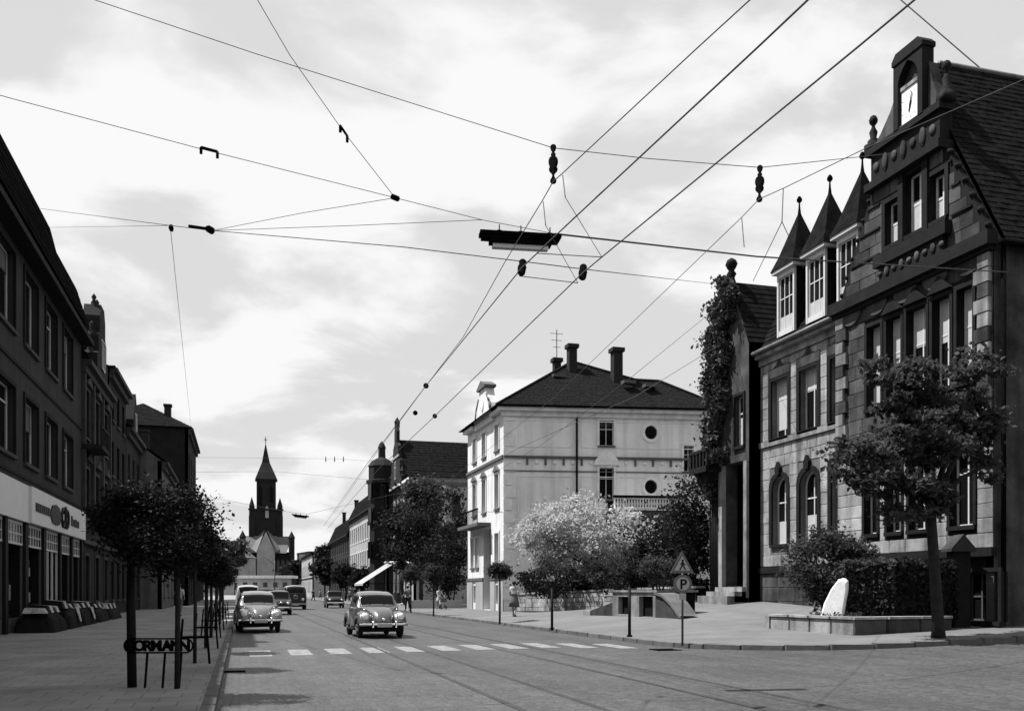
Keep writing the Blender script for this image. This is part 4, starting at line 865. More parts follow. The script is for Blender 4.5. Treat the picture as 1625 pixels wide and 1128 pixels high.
house('narrow pale plastered house with a bare gable end and chimney', F4, 13, 8, .12, 11.2, 14.2, 'left4', ((1.0, 3.2), (4.8, 6.9), (8.0, 10.0)), (2.2, 6.5, 10.8), 1.1, 'gable', 'lefttrim', chim=((9, 2.0, 14.9),), fm='frame')
F5 = Fr(-4.7, 92.5, 0, 1)
house('tall dark corner house with a hipped roof and deep eaves', F5, 15.5, 9, .12, 16.6, 19.8, 'left3', ((1.0, 3.2), (4.8, 6.9), (8.4, 10.6), (12.2, 14.4)), (2, 5.8, 9.6, 13.4), 1.2, 'hip', 'lefttrim', chim=((3, 2.0, 19.2),), fm='frame', hipf=.45)
F6 = Fr(-5.2, 110, 0, 1)
house('lower dark house beyond the hipped corner house', F6, 22, 9, .12, 11.6, 13.6, 'left3', ((1.0, 3.2), (4.6, 6.7), (8.0, 10.0)), (2, 5.8, 9.6, 13.4, 17.2, 20.2), 1.2, 'gable', 'lefttrim', chim=((2, 2.0, 15.2), (13, 2, 14.6)), fm='frame_d')
F7 = Fr(-5.5, 133, 0, 1)
house('small dark house at the far end of the shaded row', F7, 20, 9, .12, 9.2, 12, 'left3', ((1.0, 3.0), (4.6, 6.6)), (2.5, 7, 12, 17), 1.1, 'gable', 'lefttrim')

# ---- sunlit side beyond the garden
K = Fr(17.0, 102.5, 0, -1)
hk = house('house with a broad dark hipped roof and pale frieze behind the dark tree', K, 6.5, 14, .12, 13.2, 17.6, 'far_p', ((1.4, 3.8), (5.4, 7.8), (9.4, 11.6)), (1.7, 4.8), 1.1, 'hip', 'stucco_t', 'slate', 'frame_d', 'trim', hipf=.5, chim=((1.5, 9.0, 18.8), (3.2, 7.6, 18.9)))
KS = Fr(17.0, 96, 1, 0)
sw_ = [(1.2, 2.1, 9.2, 11.4), (4.0, 4.9, 9.2, 11.4), (6.8, 7.7, 9.2, 11.4)]
for h in sw_: window(KS, hk, *h, nx=2, transom=.66, recess=-.1, fm='frame_d', sill='trim')
for u in (.2, 3.0, 5.8, 8.6): MB().box((u, -.12, 8.2), (u + .35, -.001, 12.4), KS).build('pilaster', 'stucco_t', hk)
MB().box((0, -.16, 12.4), (14, -.001, 12.75), KS).box((0, -.14, 7.9), (14, -.001, 8.2), KS).build('frieze', 'trim', hk)
Lf = Fr(17.3, 103.2, 1, 0)
hl = house('brick house with a tall pinnacled street gable and steep roof', Lf, 14, 8.2, .12, 13.4, 18.7, 'brick', ((1.4, 3.8), (5.4, 7.8), (9.4, 11.8)), (1.6, 4.7, 7.8), 1.1, 'gable', 'far_p', 'slate', 'frame', 'far_p', chim=((10.5, 4.0, 20.2),), cornice=False)
Lg = Fr(17.28, 111.4, 0, -1)
b = MB().prism([(0, 13.3), (8.2, 13.3), (8.2, 14.2), (7.3, 14.5), (7.0, 16.0), (6.1, 16.4), (5.8, 17.8), (4.9, 18.3), (4.9, 19.6), (4.5, 20.2), (3.7, 20.2), (3.3, 19.6), (3.3, 18.3), (2.4, 17.8), (2.1, 16.4), (1.2, 16.0), (.9, 14.5), (0, 14.2)], -.35, .02, Lg).build('street_gable', 'brick', hl)
hw_ = [(c - .5, c + .5, a, b_) for c in (1.5, 4.1, 6.7) for a, b_ in ((1.4, 3.8), (5.4, 7.8), (9.4, 11.8))] + [(3.5, 4.7, 14.2, 16.2)]
for h in hw_: window(Lg, hl, *h, nx=2, transom=.66, recess=-.4 if h[2] > 14 else -.06, fm='frame', sill='far_p', surround='far_p')
for z in (13.2, 16.5): MB().box((1.4 if z > 14 else 0, -.45, z), (6.8 if z > 14 else 8.2, -.34, z + .25), Lg).build('gable_band', 'far_p', hl)
for u, z in ((.45, 14.2), (7.75, 14.2), (4.1, 20.2)):
    c = Lg(u, -.15, 0); MB().lathe([(.3, z - .1), (.3, z + .4), (.36, z + .5), (.02, z + 1.1)], (c.x, c.y, 0), 4).build('pinnacle', 'brick', hl)
# dark corner turret house
Mf = Fr(16.6, 121.8, 0, -1)
hm = house('dark house with a domed round corner turret', Mf, 9.6, 11, .12, 14.2, 16.4, 'far', ((1.4, 3.8), (5.4, 7.8), (9.4, 11.8)), (1.4, 4.2), 1.1, 'gable', 'trim_d', 'slate', 'frame_d', 'trim_d')
c = Mf(7.4, -.2, 0)
tt = MB().lathe([(1.5, .1), (1.5, 14.2), (1.9, 14.4), (1.9, 14.8), (1.6, 14.9), (1.6, 16.4), (1.7, 16.5), (1.2, 17.2), (.45, 17.6), (.42, 18.6), (.5, 18.8), (.3, 19.3), (.02, 19.6)], (c.x, c.y, 0), 8).build('turret', 'far', hm)
for z in (5.4, 9.4, 12.6):
    for a in (200, 235, 160):
        Ft = Fr(c.x + 1.55 * math.cos(R(a)), c.y + 1.55 * math.sin(R(a)), math.sin(R(a)), -math.cos(R(a))); q = MB().box((-.36, -.05, z), (.36, .1, z + 2.0), Ft).build('turret_window', 'glass', tt)
# long pale terrace
Nf = Fr(17.0, 155, 0, -1); L_ = 32.6
hn = house('long pale stucco terrace with rows of tall windows in the sunlit row', Nf, L_, 11, .12, 12.8, 15.6, 'far_p', ((4.8, 7.2), (8.8, 11.2)), [1.6 + i * 2.65 for i in range(12)], 1.15, 'mansard', 'trim_d', 'slate', 'frame_d', 'stucco_t', surround='stucco_t', chim=((30, 2, 17.6), (14, 2, 17.2)))
b = MB().prism([(27.6, 12.7), (32.2, 12.7), (32.2, 13.6), (31.4, 14.2), (31.4, 15.6), (30.6, 16.6), (29.2, 16.6), (28.4, 15.6), (28.4, 14.2), (27.6, 13.6)], -.4, .4, Nf).build('dormer_gable', 'far', hn)
for i in range(5): MB().box((1 + i * 6.4, -.05, .5), (5.6 + i * 6.4, 0.02, 3.6), Nf).build('shop_front', 'glass', hn); MB().box((.8 + i * 6.4, -.14, 3.6), (5.8 + i * 6.4, -.0, 4.1), Nf).build('shop_fascia', 'far_p', hn)
Of = Fr(17.0, 191, 0, -1)
house('dark gabled house at the end of the pale terrace', Of, 35, 10, .12, 10.8, 14, 'far', ((1.4, 3.6), (4.8, 7.0), (8.0, 10.0)), [2 + i * 3.4 for i in range(10)], 1.1, 'mansard', 'trim_d', 'slate', 'frame_d', 'trim', chim=((8, 2, 16.5), (28, 2, 17)))
Pf = Fr(14.5, 240, 0, -1)
house('far pale block closing the sunlit row', Pf, 36, 14, .12, 9.6, 11.5, 'far_p', ((1.4, 3.6), (5.0, 7.2)), [3 + i * 4.2 for i in range(8)], 1.3, 'hip', 'trim_d', 'slate', 'frame_d', 'trim')
X, Y = from_d(489, 300); Fq = Fr(X - 3, Y, 1, 0)
house('pale boxy building with a dark bay beside the church', Fq, 8, 8, .0, 13.4, 14.2, 'far', ((2, 4), (6, 8), (9.6, 11.6)), (5.2, 6.8), 1.0, 'hip', 'trim', 'slate', 'frame', 'trim')
MB().box((.2, -.3, 0), (2.0, 0, 13), Fq).solo('advertising_pillar', 'far_p', 'tall pale pylon in front of the boxy building by the church', 'pylon', Fq(1, -.1, 0))
# awnings
def awning(label, F, u0, u1, z1, z0, out):
    A = thing('awning', label, 'awning', F((u0 + u1) / 2, 0, z0), 'shop awnings of the sunlit row')
    b = MB(); n = max(3, round((u1 - u0) / .5))
    for i in range(n):
        a, c = u0 + (u1 - u0) * i / n, u0 + (u1 - u0) * (i + .97) / n; b.add([F(a, 0, z1), F(c, 0, z1), F(c, -out, z0), F(a, -out, z0), F(a, -out, z0 - .22), F(c, -out, z0 - .22)], [(0, 1, 2, 3), (3, 2, 5, 4)])
    b.build('canvas', 'awn', A)
    for u in (u0, u1): MB().tube([F(u, 0, z0), F(u, -out, z0)], .03, 6).build('awning_arm', 'iron', A)
Fa = Fr(16.9, 112.0, 0, -1)
awning('broad white canvas awning under the pinnacled gable house', Fa, 1, 9.0, 5.0, 2.3, 4.2)
for i in range(3): awning('grey-white canvas awning along the pale terrace', Nf, 2 + 9.5 * i, 7.4 + 9.5 * i, 3.7, 2.6, 2.2)

# ------------------------------------------------------------------ church
CX, CY = from_d(422, 330)
CH = thing('church', 'dark gothic church with a pointed tower closing the street', 'church', (CX, CY, 0))
FC_ = Fr(CX, CY, CY, -CX); k = 330 / FPX / .968
def cu(px): return (px - 422) * k
def cz(py): return EYE + (HOR - py) * k
b = MB().box((cu(397), 0, 0), (cu(447), 11, cz(812)), FC_); b.box((cu(408), 1.5, cz(812)), (cu(437), 9.5, cz(765)), FC_); b.build('tower', 'far', CH)
A = [FC_(cu(406), 1, cz(765)), FC_(cu(439), 1, cz(765)), FC_(cu(439), 10, cz(765)), FC_(cu(406), 10, cz(765))]; ap = FC_(cu(421.5), 5.5, cz(706)); mid = [ap.lerp(a, .36) for a in A]; mid = [Vector((m_.x, m_.y, cz(738))) for m_ in mid]
b = MB()
for i in range(4): j = (i + 1) % 4; b.poly([A[i], A[j], mid[j], mid[i]]); b.poly([mid[i], mid[j], ap])
sp = b.build('spire', 'far', CH); MB().box((-.12, 5.4, cz(708)), (.12, 5.6, cz(697)), Fr(FC_(cu(421.5), 0, 0).x, FC_(cu(421.5), 0, 0).y, CY, -CX)).box((-.6, 5.4, cz(702)), (.6, 5.6, cz(701)), Fr(FC_(cu(421.5), 0, 0).x, FC_(cu(421.5), 0, 0).y, CY, -CX)).build('cross', 'iron', sp)
for px in (401, 443):
    for v in (.8, 10.2):
        c = FC_(cu(px), v, 0); MB().lathe([(.9, cz(815)), (.9, cz(806)), (.02, cz(793))], (c.x, c.y, 0), 8).build('pinnacle', 'far', CH)
for p in ((411, 416, 775, 805), (421, 426, 806, 825), (428, 433, 775, 800)): MB().prism([(cu(p[0]), cz(p[3])), (cu(p[1]), cz(p[3])), (cu(p[1]), cz(p[2] + 4)), (cu((p[0] + p[1]) / 2), cz(p[2])), (cu(p[0]), cz(p[2] + 4))], 1.3 if p[2] < 790 else -.1, 1.5 if p[2] < 790 else 0, FC_).build('belfry_window', 'far_p' if p[0] == 421 else 'black', CH)
for px in (401, 443):
    MB().box((cu(px) - 1.0, -.5, 0), (cu(px) + 1.0, 0, cz(822)), FC_).build('tower_buttress', 'far', CH)
for py in (812, 767): MB().box((cu(397) - .3 if py > 800 else cu(407) - .3, -.35 if py > 800 else 1.2, cz(py) - .4), (cu(447) + .3 if py > 800 else cu(438) + .3, 0. if py > 800 else 1.49, cz(py) + .2), FC_).build('tower_cornice', 'far', CH)
b = MB().box((cu(386), -4, 0), (cu(462), -.1, cz(878)), FC_).build('aisle', 'far', CH)
def tri_roof(px0, px1, pc, pyt, pyb, v0, v1):
    b = MB(); e0, e1 = FC_(cu(px0), v0, cz(pyb)), FC_(cu(px1), v0, cz(pyb)); t = FC_(cu(pc), v1, cz(pyt)); return b.poly([e0, e1, t])
b = MB().poly([FC_(cu(391), -5.5, cz(880)), FC_(cu(452), -5.5, cz(880)), FC_(cu(462), -.2, cz(853)), FC_(cu(387), -.2, cz(853))]).poly([FC_(cu(408), -9, cz(880)), FC_(cu(422), -7, cz(842)), FC_(cu(422), -.2, cz(842)), FC_(cu(396), -.2, cz(868))]).poly([FC_(cu(436), -9, cz(880)), FC_(cu(422), -7, cz(842)), FC_(cu(422), -.2, cz(842)), FC_(cu(448), -.2, cz(868))])
b.build('nave_roof', 'far_r', CH)
b = MB().prism([(cu(409), 0), (cu(435), 0), (cu(435), cz(878)), (cu(422), cz(848)), (cu(409), cz(878))], -8.5, -5.5, FC_).build('transept', 'far_p', CH)
for px in (388, 460):
    c = FC_(cu(px), -4.3, 0); MB().lathe([(1.0, 0), (1.0, cz(858)), (1.2, cz(856)), (.05, cz(846))], (c.x, c.y, 0), 8).build('buttress', 'far', CH)
for px in (396, 403, 440, 447, 454): MB().prism([(cu(px) - .5, 3), (cu(px) + .5, 3), (cu(px) + .5, cz(893)), (cu(px), cz(889)), (cu(px) - .5, cz(893))], -4.1, -4.0, FC_).build('aisle_window', 'glass', CH)
# pale low pavilion in front of the church
X, Y = from_d(420, 235); Fp = Fr(X, Y, CP, -SP); k2 = 235 / FPX
PV = thing('low_pavilion', 'long low flat-roofed pale building below the church', 'building', (X, Y, 0))
hs = [((px - 420) * k2 - .55, (px - 420) * k2 + .55, 2.4, 3.6) for px in (389, 405, 421, 437, 452)]
wall(Fp, (376 - 420) * k2, (462 - 420) * k2, 0, 4.6, hs, 'far_p', PV, th=.3)
for h in hs: window(Fp, PV, *h, nx=1, transom=0, recess=.12, fm='frame_d', sill=None)
MB().box(((374 - 420) * k2, -.8, 4.6), ((464 - 420) * k2, 6, 5.3), Fp).build('flat_roof', 'stucco', PV); MB().box(((378 - 420) * k2, -1.6, 1.9), ((446 - 420) * k2, -.02, 2.1), Fp).build('canopy', 'stucco', PV)
MB().box(((377 - 420) * k2, .3, 0), ((461 - 420) * k2, 6, 4.6), Fp).build('back_wall', 'far', PV)
X, Y = from_d(340, 300); Fh = Fr(X, Y, CP, -SP)
house('small pale-roofed house on the rise left of the church', Fh, 11, 8, 0, 12, 17, 'far_p', ((2, 4), (6, 8)), (3, 7), 1.1, 'hip', 'trim', 'far_r')
# wooded rise behind everything
g = random.Random(3); P = []
for i in range(61):
    x = -600 + i * 28; h = 6 + 5 * math.sin(i * .7) + 4 * math.sin(i * 1.9 + 1) + g.uniform(0, 2); row = []
    for j, (dy, f) in enumerate(((0, 0), (15, .55), (40, .9), (90, 1.0), (300, .9))): row.append((x, 620 + dy + 20 * math.sin(i * .4), max(-.2, h * f) - .1))
    P.append(row)
tag(grid_mesh('wooded_hill', np.array(P), 'hill', None, True), 'low wooded rise far behind the church', None, kind='structure')

# ================================================================== GARDEN, FORECOURT, TREES
# garden wall from the white house to the door tower, built of rubble courses
ga, gb = Vector((17.6, 60.2, 0)), Vector((20.0, 39.2, 0)); FG = Fr(ga.x, ga.y, gb.x - ga.x, gb.y - ga.y); LG = (gb - ga).length
GW = thing('garden_wall', 'rough stone garden wall with a flat coping between the white house and the door tower', 'wall', tuple(ga))
def gz(u): p = FG(u, 0, 0); return G(p.x, p.y)
P = []
b = MB(); N_ = 30
for i in range(N_):
    u0, u1 = LG * i / N_, LG * (i + 1) / N_; t0, t1 = 1.22 + .4 * u0 / LG, 1.22 + .4 * u1 / LG
    q = [FG(u0, 0, -.2), FG(u1, 0, -.2), FG(u1, 0, t1), FG(u0, 0, t0), FG(u0, .4, -.2), FG(u1, .4, -.2), FG(u1, .4, t1), FG(u0, .4, t0)]; b.add(q, [(0, 1, 2, 3), (7, 6, 5, 4), (3, 2, 6, 7)])
b.build('wall_core', 'mortar_d', GW)
for row in range(4):
    u = 0.
    while u < LG - .5:
        w = random.uniform(.5, 1.1); z0 = .16 + row * .27 + .4 * u / LG
        if z0 + .25 > gz(u): block('stone', 'stone', FG, GW, u + .01, min(LG, u + w) - .01, z0, z0 + .255, -.06 - random.uniform(0, .04), .05)
        u += w
for i in range(12):
    u0, u1 = LG * i / 12, LG * (i + 1) / 12; um = (u0 + u1) / 2; zc = 1.24 + .4 * um / LG; block('coping', 'stone', FG, GW, u0 + .01, u1 - .01, zc, zc + .1, -.14, .5)
# garden soil behind
b = MB(); b.poly([FG(0, .38, 1.15), FG(LG, .38, 1.5), (33, 39.0, 1.6), (33, 59, 1.3), (18.5, 61, 1.15)]); tag(b.build('garden_ground', 'ground'), 'dark soil of the raised garden', None, kind='structure')
def leafbox(F, u0, u1, v0, v1, z0, z1, n, seed, wob=.12):
    g = np.random.default_rng(seed); du, dv_, dz = u1 - u0, v1 - v0, z1 - z0
    ar = np.array([du * dz, du * dz, dv_ * dz, dv_ * dz, du * dv_]); f = g.choice(5, n, p=ar / ar.sum()); a, c, e = g.random(n), g.random(n), g.normal(size=n) * wob * .5 - wob * .2
    u = np.where(f == 2, u0 - e * 0 - e, np.where(f == 3, u1 + e, u0 + du * a)); v = np.where(f == 0, v0 - e, np.where(f == 1, v1 + e, v0 + dv_ * np.where(f < 2, 0, np.where(f < 4, a, c)))); z = np.where(f == 4, z1 + e, z0 + dz * c)
    u = np.where(f == 4, u0 + du * a, u)
    o = np.array(F.o); U = np.array(F.u); N = np.array(F.n)
    return o + u[:, None] * U + v[:, None] * N + np.stack([0 * z, 0 * z, z], 1)
def hedge(label, F, u0, u1, v0, v1, z0, z1, n, size, m, seed, cat='hedge', name='hedge', group=None):
    base = F((u0 + u1) / 2, (v0 + v1) / 2, z0); H = thing(name, label, cat, tuple(base), group)
    pts = leafbox(F, u0, u1, v0, v1, z0, z1, n, seed); link('foliage', leaf_mesh('foliage', pts - np.array(base), size, m, up=.05, seed=seed), H)
    MB().box((u0 + .1, v0 + .1, z0 - .1), (u1 - .1, v1 - .1, z1 - .12), F).build('twigs', 'wood', H); return H
hedge('low clipped hedge along the top of the garden wall', FG, .3, LG - .3, .45, 1.0, 1.2, 2.0, 5200, .16, 'leaf', 11)
def shrub(name, label, px, py, d, wpx, hpx, n, size, m, seed, k=22, group=None, z0=1.2, hollow=.35, clr=.5, cat='shrub'):
    X, Y = from_d(px, d); s = d / FPX; w, h = wpx * s / 2, hpx * s / 2; c = (X, Y, EYE + (HOR - py) * s)
    T = thing(name, label, cat, (X, Y, z0), group); pts, cen = clumps(c, (w, w * .9, h), k, n, clr * min(w, h), seed, hollow, .8); pts = pts[pts[:, 2] > z0 - .1]
    link('crown', leaf_mesh('crown', pts - np.array((X, Y, z0)), size, m, seed=seed), T)
    for i in range(4):
        e = Vector(cen[i]); MB().tube([(X + .1 * i - .15, Y, z0 - .1), Vector((X, Y, z0)).lerp(e, .5) + Vector((.1 * i, 0, .1)), e], [.06, .04, .015], 6).build('stem', 'bark', T, True)
    return T
X, Y = from_d(932, 57)
tree('blossoming_tree', 'wide pale blossoming tree spreading before the white house', (X, Y, 1.2), 8, (X, Y, EYE + (HOR - 852) * 57 / FPX), (4.25, 3.4, 2.6), 17000, .20, 'leaf_b', .16, 100, .66, seed=21, limbs=10, hollow=.35)
shrub('garden_shrub', 'dark bushes under the blossoming tree', 880, 924, 53, 130, 46, 2600, .17, 'leaf', 22)
shrub('garden_shrub', 'rounded grey-green bush at the foot of the blossoming tree', 874, 898, 50, 52, 42, 1500, .12, 'leaf_m', 23, k=14)
shrub('garden_shrub', 'dark bushes behind the road sign', 985, 914, 49, 110, 52, 2600, .16, 'leaf', 24)
shrub('garden_shrub', 'sunlit-topped bush between the blossoming tree and the dark trees', 1012, 882, 50, 60, 40, 1500, .13, 'leaf_m', 25)
shrub('garden_tree', 'tall dark evergreen filling the corner beside the door tower', 1092, 850, 45, 85, 165, 6500, .17, 'leaf', 26, k=30, cat='tree')
shrub('garden_tree', 'dark evergreen below the balustraded terrace', 1050, 868, 50, 90, 130, 5000, .17, 'leaf', 27, k=26, cat='tree')
shrub('garden_shrub', 'loose light-leaved bush by the garden wall coping', 1045, 902, 43.5, 60, 40, 1100, .12, 'leaf_m', 28, k=12)
shrub('garden_tree', 'dark bushes between the white house and the house with the frieze', 716, 895, 78, 78, 105, 5600, .22, 'leaf', 29, z0=0, cat='tree')
# dark trees beyond the white house
for (px, py, d, w, h, s, lab) in ((697, 858, 84, 118, 165, 31, 'big dark broadleaf tree before the house with the frieze'), (640, 845, 92, 60, 150, 32, 'slim dark tree beside the pinnacled gable house'), (668, 800, 90, 70, 80, 33, 'lighter leafy treetop below the hipped roof with the frieze')):
    X, Y = from_d(px, d); q = d / FPX
    tree('broadleaf_tree', lab, (X, Y, .1), 8, (X, Y, EYE + (HOR - py) * q), (w * q / 2, w * q / 2.3, h * q / 2), 6500, .30, 'leaf_m' if s == 33 else 'leaf', .2, 40, 1.0, seed=s, hollow=.3)
MB().box((12.6, 73.5, .0), (17, 73.9, .75)).solo('low_wall', 'far_p', 'low pale front-garden wall beyond the white house', 'wall', (14, 73.5, 0))
# far trees along the street
for i, (px, py, d, w, h, lab) in enumerate(((523, 885, 190, 34, 70, 'dark street tree before the far dark house'), (516, 905, 150, 26, 40, 'small dark street tree near the far end of the sunlit row'), (548, 915, 130, 30, 30, 'low dark street tree by the first pale awning'), (575, 918, 118, 26, 28, 'low dark street tree by the terrace awnings'),
        (345, 880, 150, 26, 60, 'dark tree beyond the small far house'), (352, 905, 120, 30, 60, 'dark bushy tree at the end of the shaded pavement'), (372, 880, 290, 36, 40, 'grey hazy tree left of the church'), (470, 905, 260, 30, 36, 'dark tree right of the church'), (455, 915, 250, 26, 24, 'low tree before the church aisle'))):
    X, Y = from_d(px, d); q = d / FPX
    tree('street_tree', lab, (X, Y, .0), 8, (X, Y, EYE + (HOR - py) * q), (w * q / 2, w * q / 2, h * q / 2), 1500, .0045 * d, 'leaf_m' if d > 280 else 'leaf', .14, 16, .004 * d + .3, seed=50 + i, limbs=4)

# cellar stair beside the garden wall
def gpz(px, py): x, y, z = gp(px, py); return Vector((x, y, z))
p0, p1 = gpz(925, 976), gpz(1085, 982); FK = Fr(p0.x, p0.y, p1.x - p0.x, p1.y - p0.y); LK = (p1 - p0).length; z0, z1 = p0.z, p1.z; zm = max(z0, z1)
ST = thing('stair_parapet', 'low stone cellar stair with two dark openings and a sloping pale slab', 'stair', tuple(p0))
uq = lambda px: uF(FK, px)
o1, o2 = (uq(981), uq(998), z0 + .12, zm + .8), (uq(1014), uq(1036), z0 - .1, zm + .82)
wall(FK, uq(972), uq(1040), min(z0, z1) - .2, zm + .98, [o1, o2], 'stone', ST, th=.25)
MB().box((uq(970), .2, min(z0, z1) - .2), (uq(1042), 1.8, zm + .975), FK).build('stair_well', 'black', ST); MB().box((uq(968), -.06, zm + .98), (uq(1044), 1.9, zm + 1.06), FK).build('coping', 'stone', ST)
ul = [uq(1040), uq(1083)]; pts = [(ul[0], zm + 1.0), (ul[0] + (ul[1] - ul[0]) * .3, zm + .9), (ul[0] + (ul[1] - ul[0]) * .6, zm + .6), (ul[1] - .15, zm + .16), (ul[1], zm + .12)]
lo = min(z0, z1) - .2
MB().prism([(ul[0], lo)] + [(ul[1], lo)] + [(a, c - .1) for a, c in pts[::-1]], 0, .25, FK).build('cheek', 'stone_d', ST)
b = MB()
for (a, c), (e, f) in zip(pts, pts[1:]): b.add([FK(a, -.08, c), FK(e, -.08, f), FK(e, .75, f), FK(a, .75, c), FK(a, -.08, c - .1), FK(e, -.08, f - .1)], [(0, 1, 2, 3), (4, 5, 1, 0)])
b.build('slab', 'mortar', ST)
b = MB().prism([(uq(926), lo), (uq(972), lo), (uq(972), zm + .55), (uq(930), zm + .12)], 0, .22, FK).build('cheek', 'stone_d', ST)
block('coping', 'stone', FK, ST, uq(926), uq(938), z0 - .05, zm + .18, -.04, .26)

# ------------------------------------------------------------------ forecourt bed
pc, pl, pr = gpz(1355, 1008), gpz(1222, 997), gpz(1512, 999)
BED = thing('raised_bed', 'low stone-edged triangular planting bed before the clock house', 'planter', tuple(pc))
pbk = Vector((19.6, 27.2, 0)); zt = max(pc.z, pl.z, pr.z) + .32
ring = [pl, pc, pr, pbk]
for i, (a, c) in enumerate(((pl, pc), (pc, pr))):
    F = Fr(a.x, a.y, c.x - a.x, c.y - a.y); L = math.hypot(c.x - a.x, c.y - a.y); n = max(2, round(L / 1.0))
    for j in range(n):
        block('edging_stone', 'stone' if i == 0 else 'stone_d', F, BED, L * j / n + .006, L * (j + 1) / n - .006, min(a.z, c.z) - .15, zt, 0, .28); block('coping', 'stone', F, BED, L * j / n + .004 - (.06 if j == 0 else 0), L * (j + 1) / n - .004, zt + .002, zt + .075, -.05, .31)  # right-hand stones darker: the shade on that face is put into the colour
b = MB().poly([(p.x, p.y, zt - .05) for p in ring]); b.build('soil', 'ground', BED)
F = Fr(pl.x, pl.y, pbk.x - pl.x, pbk.y - pl.y); block('edging_stone', 'stone', F, BED, 0, (pbk - pl).length * .9, pl.z - .2, zt, 0, .25)
# clipped hedge and big bush
dpc, dpl, dpr = depth(pc.x, pc.y), depth(pl.x, pl.y), depth(pr.x, pr.y)
def edge(px): return dpc + (dpl - dpc) * max(0., (1355 - px) / 133.) + (dpr - dpc) * max(0., (px - 1355) / 157.)
d0 = edge(1420) + .75
cx, cy = from_d(1420, d0); lx, ly = from_d(1338, edge(1338) + 1.2); rx, ry = from_d(1522, dpr + .45)
Fh1 = Fr(lx, ly, cx - lx, cy - ly); l1 = math.hypot(cx - lx, cy - ly); zh = EYE + (HOR - 890) * d0 / FPX
hedge('tall square-clipped hedge behind the white stone in the bed', Fh1, 0, l1, 0, 1.9, zt - .1, zh, 5200, .13, 'leaf_m', 61)
Fh2 = Fr(cx, cy, rx - cx, ry - cy); l2 = math.hypot(rx - cx, ry - cy)
hedge('shaded return of the square-clipped hedge towards the gate pillar', Fh2, .05, l2, .05, 1.6, zt - .1, zh - .02, 4200, .13, 'leaf', 62)  # darker leaf than the front hedge, its shade put into the foliage colour
X, Y = from_d(1318, edge(1318) + 2.4); q = (edge(1318) + 2.4) / FPX
T = thing('big_bush', 'large rounded dark bush swelling over the clipped hedge before the clock house', 'bush', (X, Y, zt - .1))
pts, cen = clumps((X, Y, EYE + (HOR - 905) * q), (75 * q, 1.2, 68 * q), 60, 9000, .36, 63, .5, .8); pts = pts[pts[:, 2] > zt - .1]
link('foliage', leaf_mesh('foliage', pts - np.array((X, Y, zt - .1)), .13, 'leaf_m', seed=63), T)
for i in range(6): MB().tube([(X + .1 * i - .3, Y, zt - .15), Vector(cen[i * 7])], [.06, .02], 6).build('stem', 'bark', T, True)
# white leaf-shaped stone standing in the bed
X, Y = from_d(1322, edge(1322) + .75); q = (edge(1322) + .75) / FPX; F = Fr(X, Y, .62, -.785); zs = zt - .05
pr_ = [(1304, 979), (1334, 979), (1338, 955), (1341, 935), (1341, 922), (1337, 917), (1330, 919), (1320, 935), (1311, 957)]
pts = [((px - 1322) * q * 1.2, EYE + (HOR - py) * q) for px, py in pr_]; pts[0] = (pts[0][0], zs - .1); pts[1] = (pts[1][0], zs - .1)
b = MB(); nn_ = len(pts); cxm = sum(p[0] for p in pts) / nn_; czm = sum(p[1] for p in pts) / nn_
lay = [(-.10, .86), (-.06, 1.0), (.08, 1.0), (.14, .84)]
V = [F(cxm + (u_ - cxm) * s_, v_, czm + (z_ - czm) * s_) for v_, s_ in lay for u_, z_ in pts]
Fcs = [tuple(range(nn_)), tuple(range(4 * nn_ - 1, 3 * nn_ - 1, -1))] + [(k_ * nn_ + i, k_ * nn_ + (i + 1) % nn_, (k_ + 1) * nn_ + (i + 1) % nn_, (k_ + 1) * nn_ + i) for k_ in range(3) for i in range(nn_)]
o = b.add(V, Fcs).solo('standing_stone', 'sculpt', 'white leaning leaf-shaped stone standing in the planting bed', 'sculpture', (X, Y, zs))
# flowers at its foot
g = random.Random(4)
for i in range(9):
    px = 1296 + i * 8; x_, y_ = from_d(px, edge(px) + .5 + .1 * g.random()); r_ = .10 + .06 * g.random(); pts, _ = clumps((x_, y_, zt + .05), (r_, r_, .12), 6, 60, .06, 80 + i)
    T = thing('bedding_plant', 'small pale bedding plant in the row along the raised bed', 'plant', (x_, y_, zt - .05), 'bedding plants along the raised bed'); link('foliage', leaf_mesh('foliage', pts - np.array((x_, y_, zt - .05)), .07, 'leaf_m', seed=i), T); MB().tube([(x_, y_, zt - .06), (x_, y_, zt + .06)], .01, 5).build('stem', 'bark', T)
# boulder block at the end of the bed
bp_ = gpz(1236, 962); MB().prism([(-.45, -.1), (.35, -.1), (.32, .3), (.1, .5), (-.15, .5), (-.42, .22)], 0, .5, Fr(bp_.x, bp_.y, CP, -SP)).solo('stone_block', 'stone', 'rough pale stone block at the back corner of the bed', 'stone', tuple(bp_))
# gate pillar with gabled cap
X, Y = from_d(1521, dpr + .9); q = (dpr + .9) / FPX; F = Fr(X, Y, CP, -SP); zp = EYE + (HOR - 848) * q; w = 13 * q
GP = thing('gate_pillar', 'dark stone gate pillar with a pointed gabled cap beside the hedge', 'pillar', (X, Y, G(X, Y)))
MB().box((-w, -w, G(X, Y) - .1), (w, w, zp - .5), F).build('shaft', 'trim_d', GP)
MB().prism([(-w - .12, zp - .5), (w + .12, zp - .5), (w + .12, zp - .42), (0, zp), (-w - .12, zp - .42)], -w - .1, w + .1, F).build('cap', 'stone_d', GP)
